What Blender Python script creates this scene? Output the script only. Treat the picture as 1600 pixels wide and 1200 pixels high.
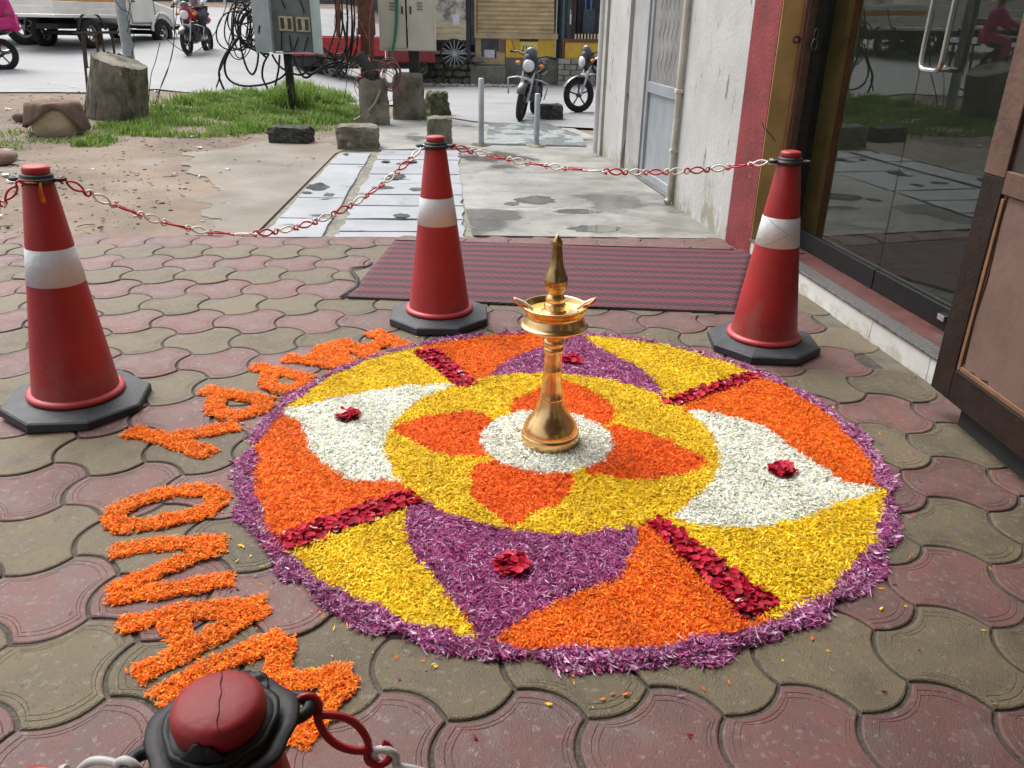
import bpy, bmesh, math, random
import numpy as np
from mathutils import Vector, Matrix
R = math.radians
random.seed(7)
rng = np.random.default_rng(11)
for o in list(bpy.data.objects):
    bpy.data.objects.remove(o, do_unlink=True)
S = bpy.context.scene
COL = S.collection

# ------------------------------------------------------------------ camera, sky, sun, exposure
CAM = np.array([0.0731, -1.4063, 1.5047]); FPX = 1260.0; PITCH = 0.42427; ROLL = 0.01603; YAW = -0.04564
cd = bpy.data.cameras.new('camera'); cam = bpy.data.objects.new('camera', cd); COL.objects.link(cam)
cd.sensor_width = 36.0; cd.lens = FPX / 1600 * 36.0; cd.clip_start = 0.05; cd.clip_end = 400
cp, sp, cy_, sy_, cr, sr = math.cos(PITCH), math.sin(PITCH), math.cos(YAW), math.sin(YAW), math.cos(ROLL), math.sin(ROLL)
_r = Vector((cy_, sy_, 0)); _f = Vector((-sy_*cp, cy_*cp, -sp)); _u = Vector((-sy_*sp, cy_*sp, cp))
_x = cr*_r + sr*_u; _y = -sr*_r + cr*_u
cam.matrix_world = Matrix(((_x.x, _y.x, -_f.x, CAM[0]), (_x.y, _y.y, -_f.y, CAM[1]), (_x.z, _y.z, -_f.z, CAM[2]), (0, 0, 0, 1)))
S.camera = cam
SUN_EL, SUN_AZ = R(58), R(-40)          # azimuth from +Y towards +X
w = bpy.data.worlds.new('World'); S.world = w; w.use_nodes = True
nt = w.node_tree; nt.nodes.clear()
wo = nt.nodes.new('ShaderNodeOutputWorld'); bg = nt.nodes.new('ShaderNodeBackground'); sk = nt.nodes.new('ShaderNodeTexSky')
sk.sky_type = 'NISHITA'; sk.sun_disc = False; sk.sun_elevation = SUN_EL; sk.sun_rotation = SUN_AZ
sk.air_density = 1.0; sk.dust_density = 6.0; sk.ozone_density = 1.0
hs = nt.nodes.new('ShaderNodeHueSaturation'); hs.inputs['Saturation'].default_value = 0.25
nt.links.new(sk.outputs[0], hs.inputs['Color']); nt.links.new(hs.outputs[0], bg.inputs[0])
nt.links.new(bg.outputs[0], wo.inputs[0]); bg.inputs[1].default_value = 0.15
sd = bpy.data.lights.new('sun', 'SUN'); sd.energy = 1.2; sd.angle = R(40); sd.color = (1, .97, .93)
sun = bpy.data.objects.new('sun', sd); COL.objects.link(sun)
sdir = Vector((math.sin(SUN_AZ)*math.cos(SUN_EL), math.cos(SUN_AZ)*math.cos(SUN_EL), math.sin(SUN_EL)))
sun.rotation_euler = (-sdir).to_track_quat('-Z', 'Y').to_euler(); sun.location = (0, 0, 12)
S.render.engine = 'CYCLES'
S.view_settings.view_transform = 'Standard'; S.view_settings.look = 'None'; S.view_settings.gamma = 1
S.view_settings.use_curve_mapping = False; S.view_settings.exposure = 0.9
S.cycles.max_bounces = 8; S.cycles.transparent_max_bounces = 12
S.render.resolution_x, S.render.resolution_y = 1024, 768

# ------------------------------------------------------------------ survey helpers: photo point -> place on the ground / on a plane
def ray(u, v):
    d = _f + _x*((u-800)/FPX) + _y*((600-v)/FPX)
    return np.array(d)
def gp(u, v, z=0.0):
    d = ray(u, v); t = (z-CAM[2])/d[2]; q = CAM+t*d; return (float(q[0]), float(q[1]))
def py(u, v, Y):
    d = ray(u, v); t = (Y-CAM[1])/d[1]; q = CAM+t*d; return Vector((float(q[0]), float(q[1]), float(q[2])))
def px_(u, v, X):
    d = ray(u, v); t = (X-CAM[0])/d[0]; q = CAM+t*d; return Vector((float(q[0]), float(q[1]), float(q[2])))
def sst(t): t = min(1, max(0, t)); return t*t*(3-2*t)
def T(x, y):
    d = min(y, 40)-8.6
    return 0.065*max(0, d)*sst((-1.5-x)/4.5)
def gt(u, v):
    z = 0.0
    for _ in range(60):
        q = gp(u, v, z); z = .5*z+.5*T(*q)
    return q[0], q[1], z

# ------------------------------------------------------------------ materials
MATS = {}
def mat(name, col, rough=.7, vary=.25, scale=8., bump=.0, bscale=60., metal=0., spec=.5, col2=None, rnd=0., wet=None, coat=0., detail=6, trans=0., rvary=0.):
    if name in MATS: return MATS[name]
    m = bpy.data.materials.new(name); m.use_nodes = True; n = m.node_tree.nodes; L = m.node_tree.links
    b = n['Principled BSDF']; b.inputs['Roughness'].default_value = rough; b.inputs['Metallic'].default_value = metal
    b.inputs['Specular IOR Level'].default_value = spec; b.inputs['Coat Weight'].default_value = coat
    b.inputs['Transmission Weight'].default_value = trans
    tc = n.new('ShaderNodeTexCoord'); oi = n.new('ShaderNodeObjectInfo')
    ad = n.new('ShaderNodeVectorMath'); ad.operation = 'MULTIPLY_ADD'
    cb = n.new('ShaderNodeCombineXYZ'); mu = n.new('ShaderNodeMath'); mu.operation = 'MULTIPLY'; mu.inputs[1].default_value = 37.0
    L.new(oi.outputs['Random'], mu.inputs[0])
    for k in range(3): L.new(mu.outputs[0], cb.inputs[k])
    ad.inputs[1].default_value = (1, 1, 1); L.new(tc.outputs['Object'], ad.inputs[0]); L.new(cb.outputs[0], ad.inputs[2])
    vec = ad.outputs[0]
    nz = n.new('ShaderNodeTexNoise'); nz.inputs['Scale'].default_value = scale; nz.inputs['Detail'].default_value = detail; nz.inputs['Roughness'].default_value = .62
    L.new(vec, nz.inputs['Vector'])
    cr_ = n.new('ShaderNodeValToRGB'); e = cr_.color_ramp.elements
    c = np.array(col[:3]); c2 = np.array(col2[:3]) if col2 else c*(1-vary)
    e[0].position = .36; e[0].color = (*c2, 1); e[1].position = .64; e[1].color = (*np.minimum(1, c*(1+vary*.35)), 1)
    L.new(nz.outputs['Fac'], cr_.inputs['Fac']); out = cr_.outputs['Color']
    if rnd:
        h = n.new('ShaderNodeHueSaturation'); mr = n.new('ShaderNodeMapRange'); mr.inputs['To Min'].default_value = 1-rnd; mr.inputs['To Max'].default_value = 1+rnd
        L.new(oi.outputs['Random'], mr.inputs['Value']); L.new(mr.outputs[0], h.inputs['Value']); L.new(out, h.inputs['Color']); out = h.outputs['Color']
    if wet:      # (scale, threshold, darken, roughness)
        z2 = n.new('ShaderNodeTexNoise'); z2.inputs['Scale'].default_value = wet[0]; z2.inputs['Detail'].default_value = 3
        L.new(vec, z2.inputs['Vector'])
        mr2 = n.new('ShaderNodeMapRange'); mr2.inputs['From Min'].default_value = wet[1]; mr2.inputs['From Max'].default_value = wet[1]+.09
        L.new(z2.outputs['Fac'], mr2.inputs['Value'])
        mx = n.new('ShaderNodeMix'); mx.data_type = 'RGBA'; mx.blend_type = 'MULTIPLY'; mx.inputs['B'].default_value = (wet[2],)*3+(1,)
        L.new(mr2.outputs[0], mx.inputs['Factor']); L.new(out, mx.inputs['A']); out = mx.outputs['Result']
        mr3 = n.new('ShaderNodeMapRange'); mr3.inputs['To Min'].default_value = rough; mr3.inputs['To Max'].default_value = wet[3]
        L.new(mr2.outputs[0], mr3.inputs['Value']); L.new(mr3.outputs[0], b.inputs['Roughness'])
    elif rvary:
        mr3 = n.new('ShaderNodeMapRange'); mr3.inputs['From Min'].default_value = .3; mr3.inputs['From Max'].default_value = .7
        mr3.inputs['To Min'].default_value = max(.02, rough-rvary); mr3.inputs['To Max'].default_value = min(1, rough+rvary)
        L.new(nz.outputs['Fac'], mr3.inputs['Value']); L.new(mr3.outputs[0], b.inputs['Roughness'])
    L.new(out, b.inputs['Base Color'])
    if bump:
        bz = n.new('ShaderNodeTexNoise'); bz.inputs['Scale'].default_value = bscale; bz.inputs['Detail'].default_value = 5
        L.new(vec, bz.inputs['Vector']); bp = n.new('ShaderNodeBump'); bp.inputs['Strength'].default_value = bump; bp.inputs['Distance'].default_value = .01
        L.new(bz.outputs['Fac'], bp.inputs['Height']); L.new(bp.outputs[0], b.inputs['Normal'])
    m['_out'] = 1
    MATS[name] = m
    return m
def stain(m, lo, hi, col, scale=(3, 3, 1.2), axis_z=None, soft=.12):
    """a second layer of dirt or peeling with its own shape over a material's colour; axis_z=(z_full, z_none) keeps it low on the wall"""
    n = m.node_tree.nodes; L = m.node_tree.links; b = n['Principled BSDF']
    src = b.inputs['Base Color'].links[0].from_socket
    tc = n.new('ShaderNodeTexCoord'); mp = n.new('ShaderNodeMapping'); mp.inputs['Scale'].default_value = scale
    oi = n.new('ShaderNodeObjectInfo'); mo_ = n.new('ShaderNodeMath'); mo_.operation = 'MULTIPLY'; mo_.inputs[1].default_value = 53.0; L.new(oi.outputs['Random'], mo_.inputs[0])
    av = n.new('ShaderNodeVectorMath'); L.new(tc.outputs['Object'], av.inputs[0]); L.new(mo_.outputs[0], av.inputs[1]); L.new(av.outputs[0], mp.inputs[0]); z = n.new('ShaderNodeTexNoise'); z.inputs['Scale'].default_value = 1; z.inputs['Detail'].default_value = 9; z.inputs['Roughness'].default_value = .68
    L.new(mp.outputs[0], z.inputs['Vector']); fac = z.outputs['Fac']
    if axis_z:
        sx = n.new('ShaderNodeSeparateXYZ'); L.new(tc.outputs['Object'], sx.inputs[0])
        mr = n.new('ShaderNodeMapRange'); mr.inputs['From Min'].default_value = axis_z[0]; mr.inputs['From Max'].default_value = axis_z[1]
        mr.inputs['To Min'].default_value = .2; mr.inputs['To Max'].default_value = -.12; L.new(sx.outputs['Z'], mr.inputs['Value'])
        a = n.new('ShaderNodeMath'); a.operation = 'ADD'; L.new(fac, a.inputs[0]); L.new(mr.outputs[0], a.inputs[1]); fac = a.outputs[0]
    m2 = n.new('ShaderNodeMapRange'); m2.inputs['From Min'].default_value = lo; m2.inputs['From Max'].default_value = lo+soft; m2.inputs['To Max'].default_value = hi
    L.new(fac, m2.inputs['Value'])
    mx = n.new('ShaderNodeMix'); mx.data_type = 'RGBA'; mx.inputs['B'].default_value = (*col, 1)
    L.new(m2.outputs[0], mx.inputs['Factor']); L.new(src, mx.inputs['A']); L.new(mx.outputs['Result'], b.inputs['Base Color'])
    return m

# ------------------------------------------------------------------ mesh builder
class MB:
    def __init__(s): s.v = []; s.f = []; s.sm = []
    def add(s, v, f, smooth=False):
        o = len(s.v); s.v += [tuple(map(float, q)) for q in v]; s.f += [tuple(i+o for i in q) for q in f]; s.sm += [smooth]*len(f); return s
    def box(s, x0, x1, y0, y1, z0, z1, b=0.0):
        if b <= 0:
            v = [(x, y, z) for z in (z0, z1) for (x, y) in ((x0, y0), (x1, y0), (x1, y1), (x0, y1))]
            return s.add(v, [(3, 2, 1, 0), (4, 5, 6, 7), (0, 1, 5, 4), (1, 2, 6, 5), (2, 3, 7, 6), (3, 0, 4, 7)])
        bm = bmesh.new(); bmesh.ops.create_cube(bm, size=1)
        for q in bm.verts: q.co = Vector(((x0+x1)/2+q.co.x*(x1-x0), (y0+y1)/2+q.co.y*(y1-y0), (z0+z1)/2+q.co.z*(z1-z0)))
        bmesh.ops.bevel(bm, geom=bm.edges[:], offset=b, segments=2, affect='EDGES', profile=.5)
        return s.bm(bm)
    def bm(s, bm, smooth=False):
        bm.verts.index_update(); s.add([q.co for q in bm.verts], [[q.index for q in f.verts] for f in bm.faces], smooth); bm.free(); return s
    def prism(s, poly, z0, z1):
        n = len(poly); v = [(x, y, z0) for x, y in poly]+[(x, y, z1) for x, y in poly]
        a = sum(poly[i][0]*poly[(i+1) % n][1]-poly[(i+1) % n][0]*poly[i][1] for i in range(n))
        f = [tuple(range(n))[::-1], tuple(range(n, 2*n))]+[(i, (i+1) % n, (i+1) % n+n, i+n) for i in range(n)]
        if a < 0: f = [q[::-1] for q in f]
        return s.add(v, f)
    def extrude(s, poly3, d):
        n = len(poly3); p = [Vector(q) for q in poly3]; d = Vector(d)
        v = p+[q+d for q in p]; f = [tuple(range(n)), tuple(range(n, 2*n))[::-1]]+[(i, i+n, (i+1) % n+n, (i+1) % n) for i in range(n)]
        return s.add(v, f)
    def tube(s, pts, r, n=6, closed=False, smooth=True):
        P = [Vector(q) for q in pts]; m = len(P); rr = r if hasattr(r, '__len__') else [r]*m
        v = []; prev = None
        for i in range(m):
            if closed: t = P[(i+1) % m]-P[i-1]
            else: t = P[min(i+1, m-1)]-P[max(i-1, 0)]
            t = t.normalized() if t.length > 1e-9 else Vector((0, 0, 1))
            if prev is None:
                a = t.orthogonal().normalized()
            else:
                a = prev-t*prev.dot(t); a = a.normalized() if a.length > 1e-6 else t.orthogonal().normalized()
            prev = a; b = t.cross(a)
            for k in range(n):
                q = 2*math.pi*k/n; v.append(P[i]+(a*math.cos(q)+b*math.sin(q))*rr[i])
        f = []
        for i in range(m if closed else m-1):
            j = (i+1) % m
            for k in range(n): f.append((i*n+k, i*n+(k+1) % n, j*n+(k+1) % n, j*n+k))
        s.add(v, f, smooth)
        if not closed: s.add(v[:n], [tuple(range(n))[::-1]]); s.add(v[-n:], [tuple(range(n))])
        return s
    def lathe(s, prof, c=(0, 0, 0), n=32, smooth=True, a0=0., axis='z', wob=None):
        v = []; f = []; m = len(prof)
        for i, (r, z) in enumerate(prof):
            for k in range(n):
                q = a0+2*math.pi*k/n; r_ = r*(wob(q, z) if wob else 1)
                p = (r_*math.cos(q), r_*math.sin(q), z)
                if axis == 'y': p = (p[0], p[2], p[1])
                if axis == 'x': p = (p[2], p[0], p[1])
                v.append((c[0]+p[0], c[1]+p[1], c[2]+p[2]))
        for i in range(m-1):
            for k in range(n):
                q = (i*n+k, i*n+(k+1) % n, (i+1)*n+(k+1) % n, (i+1)*n+k); f.append(q if axis != 'y' else q[::-1])
        s.add(v, f, smooth)
        for i, fl in ((0, True), (m-1, False)):
            if prof[i][0] > 1e-5: s.add(v[i*n:(i+1)*n], [tuple(range(n))[::-1] if fl != (axis == 'y') else tuple(range(n))])
        return s
    def blob(s, c, r, sub=2, j=.15, seed=0, flat=None, smooth=True):
        bm = bmesh.new(); bmesh.ops.create_icosphere(bm, subdivisions=sub, radius=1); rr = random.Random(seed)
        for q in bm.verts:
            k = 1+rr.uniform(-j, j); q.co = Vector((c[0]+q.co.x*r[0]*k, c[1]+q.co.y*r[1]*k, c[2]+q.co.z*r[2]*k))
            if flat is not None and q.co.z < flat: q.co.z = flat
        return s.bm(bm, smooth)
    def xf(s, M):
        s.v = [tuple(M @ Vector(q)) for q in s.v]; return s
    def mesh(s, name, m):
        me = bpy.data.meshes.new(name); me.from_pydata(s.v, [], s.f)
        me.polygons.foreach_set('use_smooth', s.sm); me.update()
        if m: me.materials.append(m)
        return me
    def build(s, name, m, parent=None, world=True):
        """world=True: points were given in world space, shift them into the (unrotated) parent"""
        if parent is not None and world:
            o = org(parent); s.v = [(a-o[0], b-o[1], c-o[2]) for a, b, c in s.v]
        ob = bpy.data.objects.new(name, s.mesh(name, m)); COL.objects.link(ob); ob.parent = parent
        return ob
def org(o):
    v = Vector((0, 0, 0))
    while o is not None: v = v+o.location; o = o.parent
    return v
def tag(o, label=None, cat=None, group=None, kind=None):
    if label: o['label'] = label
    if cat: o['category'] = cat
    if group: o['group'] = group
    if kind: o['kind'] = kind
    return o
def thing(name, label, cat, loc=(0, 0, 0), group=None):
    o = bpy.data.objects.new(name, None); COL.objects.link(o); o.location = loc; o.empty_display_size = .05
    return tag(o, label, cat, group)
def struct(name, mb, m):
    return tag(mb.build(name, m), kind='structure')
def copy_tree(o, parent=None):
    c = o.copy(); COL.objects.link(c); c.parent = parent
    for ch in o.children: copy_tree(ch, c)
    return c
def bev(o, wd=.004, seg=2, ang=40):
    m = o.modifiers.new('bevel', 'BEVEL'); m.width = wd; m.segments = seg; m.limit_method = 'ANGLE'; m.angle_limit = R(ang); return o
def npmesh(name, V, F, m, parent=None, cols=None, smooth=False):
    """V (n,3), F (k,4) or (k,3) numpy; cols (k,3) per-face colour"""
    me = bpy.data.meshes.new(name); k, c = F.shape
    if parent is not None: V = V-np.array(org(parent))
    me.vertices.add(len(V)); me.vertices.foreach_set('co', V.astype(np.float32).ravel())
    me.loops.add(k*c); me.loops.foreach_set('vertex_index', F.astype(np.int32).ravel())
    me.polygons.add(k); me.polygons.foreach_set('loop_start', np.arange(0, k*c, c, dtype=np.int32))
    if smooth: me.polygons.foreach_set('use_smooth', np.ones(k, bool))
    if cols is not None:
        a = me.attributes.new('tint', 'FLOAT_COLOR', 'FACE'); a.data.foreach_set('color', np.c_[cols, np.ones(k)].astype(np.float32).ravel())
    me.update(calc_edges=True); me.materials.append(m)
    ob = bpy.data.objects.new(name, me); COL.objects.link(ob); ob.parent = parent
    return ob
def tint_mat(name, rough=.6, spec=.3, sss=0., trans=0.):
    m = bpy.data.materials.new(name); m.use_nodes = True; n = m.node_tree.nodes; L = m.node_tree.links; b = n['Principled BSDF']
    a = n.new('ShaderNodeAttribute'); a.attribute_name = 'tint'; L.new(a.outputs['Color'], b.inputs['Base Color'])
    b.inputs['Roughness'].default_value = rough; b.inputs['Specular IOR Level'].default_value = spec
    if trans:
        t = n.new('ShaderNodeBsdfTranslucent'); L.new(a.outputs['Color'], t.inputs['Color']); mx = n.new('ShaderNodeMixShader'); mx.inputs[0].default_value = trans
        L.new(b.outputs[0], mx.inputs[1]); L.new(t.outputs[0], mx.inputs[2]); L.new(mx.outputs[0], n['Material Output'].inputs['Surface'])
    return m
# ------------------------------------------------------------------ ground, road, paving
def xk(y): return 2.17-0.082*(y-1.87)          # front line of the shop building
def lines(a, b, near, far, lim):
    out = []; q = a
    while q < b: out.append(q); q += near if abs(q) < lim else far
    return out+[b]
def sheet(xs, ys, zf):
    m = MB(); v = [(x, y, zf(x, y)) for y in ys for x in xs]; n = len(xs)
    f = [(j*n+i, j*n+i+1, (j+1)*n+i+1, (j+1)*n+i) for j in range(len(ys)-1) for i in range(n-1)]
    return m.add(v, f, True)
dirt = mat('yard_dirt', (.198, .155, .120), .92, .35, 1.1, .6, 55, spec=.2, col2=(.135, .108, .086))
stain(dirt, .56, .8, (.23, .21, .185), (.9, .9, .9)); stain(dirt, .60, .7, (.16, .15, .09), (5, 5, 5)); stain(dirt, .65, .7, (.26, .23, .20), (16, 16, 16), soft=.05)
def zg(x, y):
    z = T(x, y)-.014+.010*math.sin(x*2.1+y*.7)*math.sin(y*1.7-x*.4)
    if y < 5.0: z = min(z, -.02)-.06*sst((4.75-y)/.2)
    if x > -1.7: z = min(z, -.03)
    return z
xs = [-90, -60, -40, -30, -24]+[-20+.5*i for i in range(57)]+[9, 12, 20, 40, 90]
ys = [-40, -20, -10, -5]+[-3+.5*i for i in range(51)]+[24, 28, 34, 40, 60, 90, 140]
struct('ground', sheet(xs, ys, zg), dirt)

road_m = mat('road_concrete', (.255, .258, .264), .75, .22, .8, .3, 30, spec=.4, rvary=.15)
stain(road_m, .55, .6, (.17, .165, .16), (.25, 1.6, 1)); stain(road_m, .63, .6, (.13, .12, .11), (4, 7, 4), soft=.06); stain(road_m, .60, .5, (.33, .30, .27), (1.5, 5, 1))
RB = [(-90, 12.2), (-20, 12.4), (-9, 12.7), (-6, 13.3), (-3, 14.3), (-1.3, 14.6), (-.7, 13.2), (.2, 11.9), (1.9, 11.4), (8, 11.2), (90, 11.2)]
rxs = sorted(set([q[0] for q in RB]+[-60, -40, -30, -25]+[-19+.5*i for i in range(40)]+[2.5, 3, 4, 6, 12, 20, 40]))
def rbn(x): return float(np.interp(x, [q[0] for q in RB], [q[1] for q in RB]))+.12*math.sin(x*3.1)+.07*math.sin(x*7.7)
m = MB(); rows = [0, .012, .03, .06, .1, .15, .2, .3, .45, .7, 1.]
v = [(x, y, T(x, y)+.006) for t in rows for x in rxs for y in [rbn(x)*(1-t)+90*t]]; n = len(rxs)
m.add(v, [(j*n+i, j*n+i+1, (j+1)*n+i+1, (j+1)*n+i) for j in range(len(rows)-1) for i in range(n-1)], True)
struct('road', m, road_m)

conc = mat('walk_concrete', (.235, .232, .215), .62, .3, 1.6, .35, 45, spec=.4, wet=(1.1, .53, .5, .14), col2=(.14, .137, .125))
stain(conc, .54, .8, (.105, .10, .075), (1.6, 3.2, 1)); stain(conc, .60, .6, (.07, .07, .05), (9, 9, 1), soft=.06); stain(conc, .62, .6, (.36, .36, .34), (1.1, 3.2, 1))
apron = mat('apron_concrete', (.205, .188, .162), .88, .3, 1.4, .4, 40, spec=.25, col2=(.155, .138, .115))
stain(apron, .50, .9, (.195, .153, .118), (.8, .8, .8), soft=.2); stain(apron, .6, .7, (.15, .15, .13), (2.5, 2.5, 2.5))
# concrete walk along the building
def grid_poly(fx0, fx1, ys_, nx, z):
    m = MB(); v = []
    for y in ys_:
        for i in range(nx+1): t = i/nx; v.append((fx0(y)*(1-t)+fx1(y)*t, y, z))
    return m.add(v, [(j*(nx+1)+i, j*(nx+1)+i+1, (j+1)*(nx+1)+i+1, (j+1)*(nx+1)+i) for j in range(len(ys_)-1) for i in range(nx)], True)
m = MB(); m.prism([(.035, 4.70), (xk(4.62)+.3, 4.62), (xk(9.35)+.3, 9.35), (-.12, 9.35), (-.14, 7.2), (-.03, 5.6)], -.10, -.004)
struct('concrete_walk', m, conc)
def ragged(P, amp, it=5, seed=1, keep=()):
    r_ = random.Random(seed); P = [tuple(q) for q in P]; fl = [i in keep for i in range(len(P))]
    for _ in range(it):
        Q, G = [], []
        for i in range(len(P)):
            a, b = P[i], P[(i+1) % len(P)]; Q.append(a); G.append(fl[i]); d = math.hypot(b[0]-a[0], b[1]-a[1]); s = 0 if fl[i] else amp*d
            Q.append(((a[0]+b[0])/2+r_.gauss(0, s), (a[1]+b[1])/2+r_.gauss(0, s))); G.append(fl[i])
        P, fl = Q, G
    return P
m = MB(); m.prism(ragged([(-1.62, 4.66), (-1.66, 8.75), (-1.5, 9.4), (-2.2, 10.0), (-3.2, 9.9), (-3.9, 9.1), (-3.1, 7.8), (-2.35, 6.4), (-2.0, 5.2), (-2.1, 4.66)], .13, 5, 3, keep=(0, 1, 9)), -.08, -.006)
struct('yard_apron', m, apron)
m = MB(); m.prism([(-1.62, 9.0), (-.12, 9.35), (1.7, 9.35), (1.75, 10.6), (1.5, 11.8), (.2, 12.2), (-.6, 13.3), (-1.5, 12.3), (-1.7, 10.6)], -.08, -.010)
struct('side_path', m, mat('side_path_concrete', (.28, .275, .255), .75, .3, 1.3, .35, 35, spec=.35, wet=(.9, .56, .6, .25)))
m = MB(); m.prism([(.18, 9.62), (1.5, 9.5), (1.55, 10.6), (1.2, 11.9), (.25, 12.0)], -.02, .012)
struct('wet_ramp', m, mat('wet_ramp_concrete', (.36, .40, .40), .35, .35, 3, .3, 25, spec=.6, wet=(3, .45, .7, .08)))
# bedding under the stone slabs
bedm = mat('slab_bedding', (.21, .20, .17), .9, .4, 14, .8, 60, spec=.2); stain(bedm, .6, .7, (.33, .31, .28), (18, 18, 18))
sp_ = struct('slab_path', MB().prism([(-1.60, 4.63), (.06, 4.60), (-.02, 5.6), (-.13, 7.2), (-.14, 8.95), (-1.64, 8.98)], -.09, -.016), bedm)
slabm = mat('slab_stone', (.25, .265, .285), .55, .16, 2.4, .25, 40, spec=.45, rnd=.07, wet=(2.6, .62, .32, .12), rvary=.1)
stain(slabm, .60, .45, (.23, .225, .205), (4, 4, 4))
def slab_col(vs, u0, u1, x0f, x1f, jag):
    yy = [gp(u, v)[1] for u, v in zip(np.linspace(u0, u1, len(vs)), vs)]
    for a, b in zip(yy[:-1], yy[1:]):
        lo, hi = min(a, b)+.012+jag*.012, max(a, b)-.012
        pts = []; rr = random.Random(int(a*1000))
        def jit(s=.012): return rr.uniform(-s, s)*(1+jag)
        nn = 5
        pts += [(x0f(lo)*(1-t)+x1f(lo)*t, lo+jit(.008)) for t in np.linspace(0, 1, nn)]
        pts += [(x1f(q)+jit(), q) for q in np.linspace(lo, hi, 4)[1:-1]]
        pts += [(x0f(hi)*(1-t)+x1f(hi)*t, hi+jit(.008)) for t in np.linspace(1, 0, nn)]
        pts += [(x0f(q)+jit(), q) for q in np.linspace(hi, lo, 4)[1:-1]]
        o = MB().prism(pts, -.06, -.002+rr.uniform(-.004, .006)).build('stone_slab', slabm, sp_); bev(o, .004, 2)
slab_col([371, 341, 309, 277, 256, 239], 440, 540, lambda y: -1.545-.015*(y-4.7), lambda y: -1.10-.03*(y-4.7), .2)
slab_col([371, 361.5, 342.5, 322, 304.5, 287, 272.5, 261, 249, 241.5, 234], 640, 655, lambda y: -1.0-.03*(y-4.7), lambda y: -.03-.03*(y-4.7), 1.0)
pud = mat('standing_water', (.11, .113, .115), .08, .3, 4, spec=.6)
for k, (u, v, ru, rv) in enumerate(((497, 293, 19, 6.5), (480, 302, 10, 2.4), (514, 305, 9, 3.2), (541, 242, 5, 1.6), (603, 253, 8, 1.8), (641, 253, 12, 2.4), (620, 276, 15, 5), (600, 294, 20, 2.6), (650, 297, 14, 3), (628, 338, 16, 4))):
    r_ = random.Random(k); P = [gp(u+ru*math.cos(q)*r_.uniform(.6, 1.1), v+rv*math.sin(q)*r_.uniform(.6, 1.1)) for q in np.linspace(0, 6.28, 19)[:-1]]
    struct('puddle', MB().add([(x, y, .0075) for x, y in P], [tuple(range(18))[::-1]]), pud)
for k, (u, v, ru, rv) in enumerate(((838, 312, 34, 7), (930, 357, 45, 6), (905, 330, 40, 4), (800, 318, 14, 3))):
    r_ = random.Random(40+k); P = [gp(u+ru*math.cos(q)*r_.uniform(.7, 1.1), v+rv*math.sin(q)*r_.uniform(.7, 1.1)) for q in np.linspace(0, 6.28, 25)[:-1]]
    struct('puddle', MB().add([(x, y, -.001) for x, y in P], [tuple(range(24))[::-1]]), mat('walk_water', (.16, .16, .15), .05, .3, 4, spec=.6))
# ---- interlocking pavers: honeycomb lattice, edges bulging out and in by turns
D = .33
base_m = mat('joint_sand', (.085, .078, .066), .95, .35, 25, .8, 90, spec=.15)
paving = struct('paving', MB().prism([(-9, -4.5), (xk(-4.5)+.02, -4.5), (xk(4.62)+.02, 4.62), (-9, 4.66)], -.10, -.0085), base_m)
def outline(inset, seg=9):
    C = [Vector((math.cos(R(30+60*k)), math.sin(R(30+60*k)), 0))*D/math.sqrt(3) for k in range(6)]
    pts = []
    for k in range(6):
        a, b = C[k], C[(k+1) % 6]; sgn = 1 if k % 2 == 0 else -1; ch = b-a; nrm = Vector((ch.y, -ch.x, 0)).normalized(); s = .034
        for i in range(seg):
            t = i/seg; pts.append(a+ch*t+nrm*sgn*s*4*t*(1-t))
    n = len(pts); out = []
    for i in range(n):
        t = (pts[(i+1) % n]-pts[i-1]).normalized(); out.append(pts[i]-Vector((t.y, -t.x, 0))*inset)
    return out
def paver_mesh(name, m, grooves):
    rings = [(.0048, -.05), (.0048, -.006), (.0068, -.0022), (.0108, 0)]
    if grooves: rings += [(.026, 0), (.0275, -.0016), (.029, 0), (.041, 0), (.0425, -.0014), (.044, 0)]
    M = MB(); n = 54; v = []
    for ins, z in rings: v += [(q.x, q.y, z) for q in outline(ins)] if ins < .012 else [(q.x*(1-(ins-.0115)/.165), q.y*(1-(ins-.0115)/.165), z) for q in outline(.0115)]
    f = [(j*n+i, j*n+(i+1) % n, (j+1)*n+(i+1) % n, (j+1)*n+i) for j in range(len(rings)-1) for i in range(n)]
    M.add(v, f, False); l = (len(rings)-1)*n; c = len(v); v2 = [(0, 0, rings[-1][1])]
    M.v.append((0, 0, 0)); k0 = len(M.v)-1
    for i in range(n): M.f.append((l+i, l+(i+1) % n, k0)); M.sm.append(False)
    return M.mesh(name, m)
red_m = mat('paver_red', (.122, .050, .043), .55, .45, 9, .42, 260, spec=.42, rnd=.13, rvary=.12, col2=(.104, .054, .047))
stain(red_m, .54, .5, (.135, .10, .088), (7, 7, 7)); stain(red_m, .50, .6, (.060, .038, .032), (6, 6, 6), soft=.2); stain(red_m, .57, .7, (.19, .15, .135), (45, 45, 45), soft=.06); stain(red_m, .60, .7, (.045, .03, .026), (70, 70, 70), soft=.05); stain(red_m, .66, .5, (.07, .06, .05), (30, 30, 30), soft=.06)
yel_m = mat('paver_ochre', (.112, .087, .049), .58, .45, 8, .6, 230, spec=.4, rnd=.13, rvary=.12, col2=(.094, .076, .046))
stain(yel_m, .54, .5, (.125, .108, .082), (7, 7, 7)); stain(yel_m, .50, .6, (.053, .043, .028), (6, 6, 6), soft=.2); stain(yel_m, .57, .7, (.18, .155, .12), (45, 45, 45), soft=.06); stain(yel_m, .60, .7, (.04, .034, .024), (70, 70, 70), soft=.05); stain(yel_m, .66, .5, (.06, .055, .04), (26, 26, 26), soft=.06)
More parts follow.
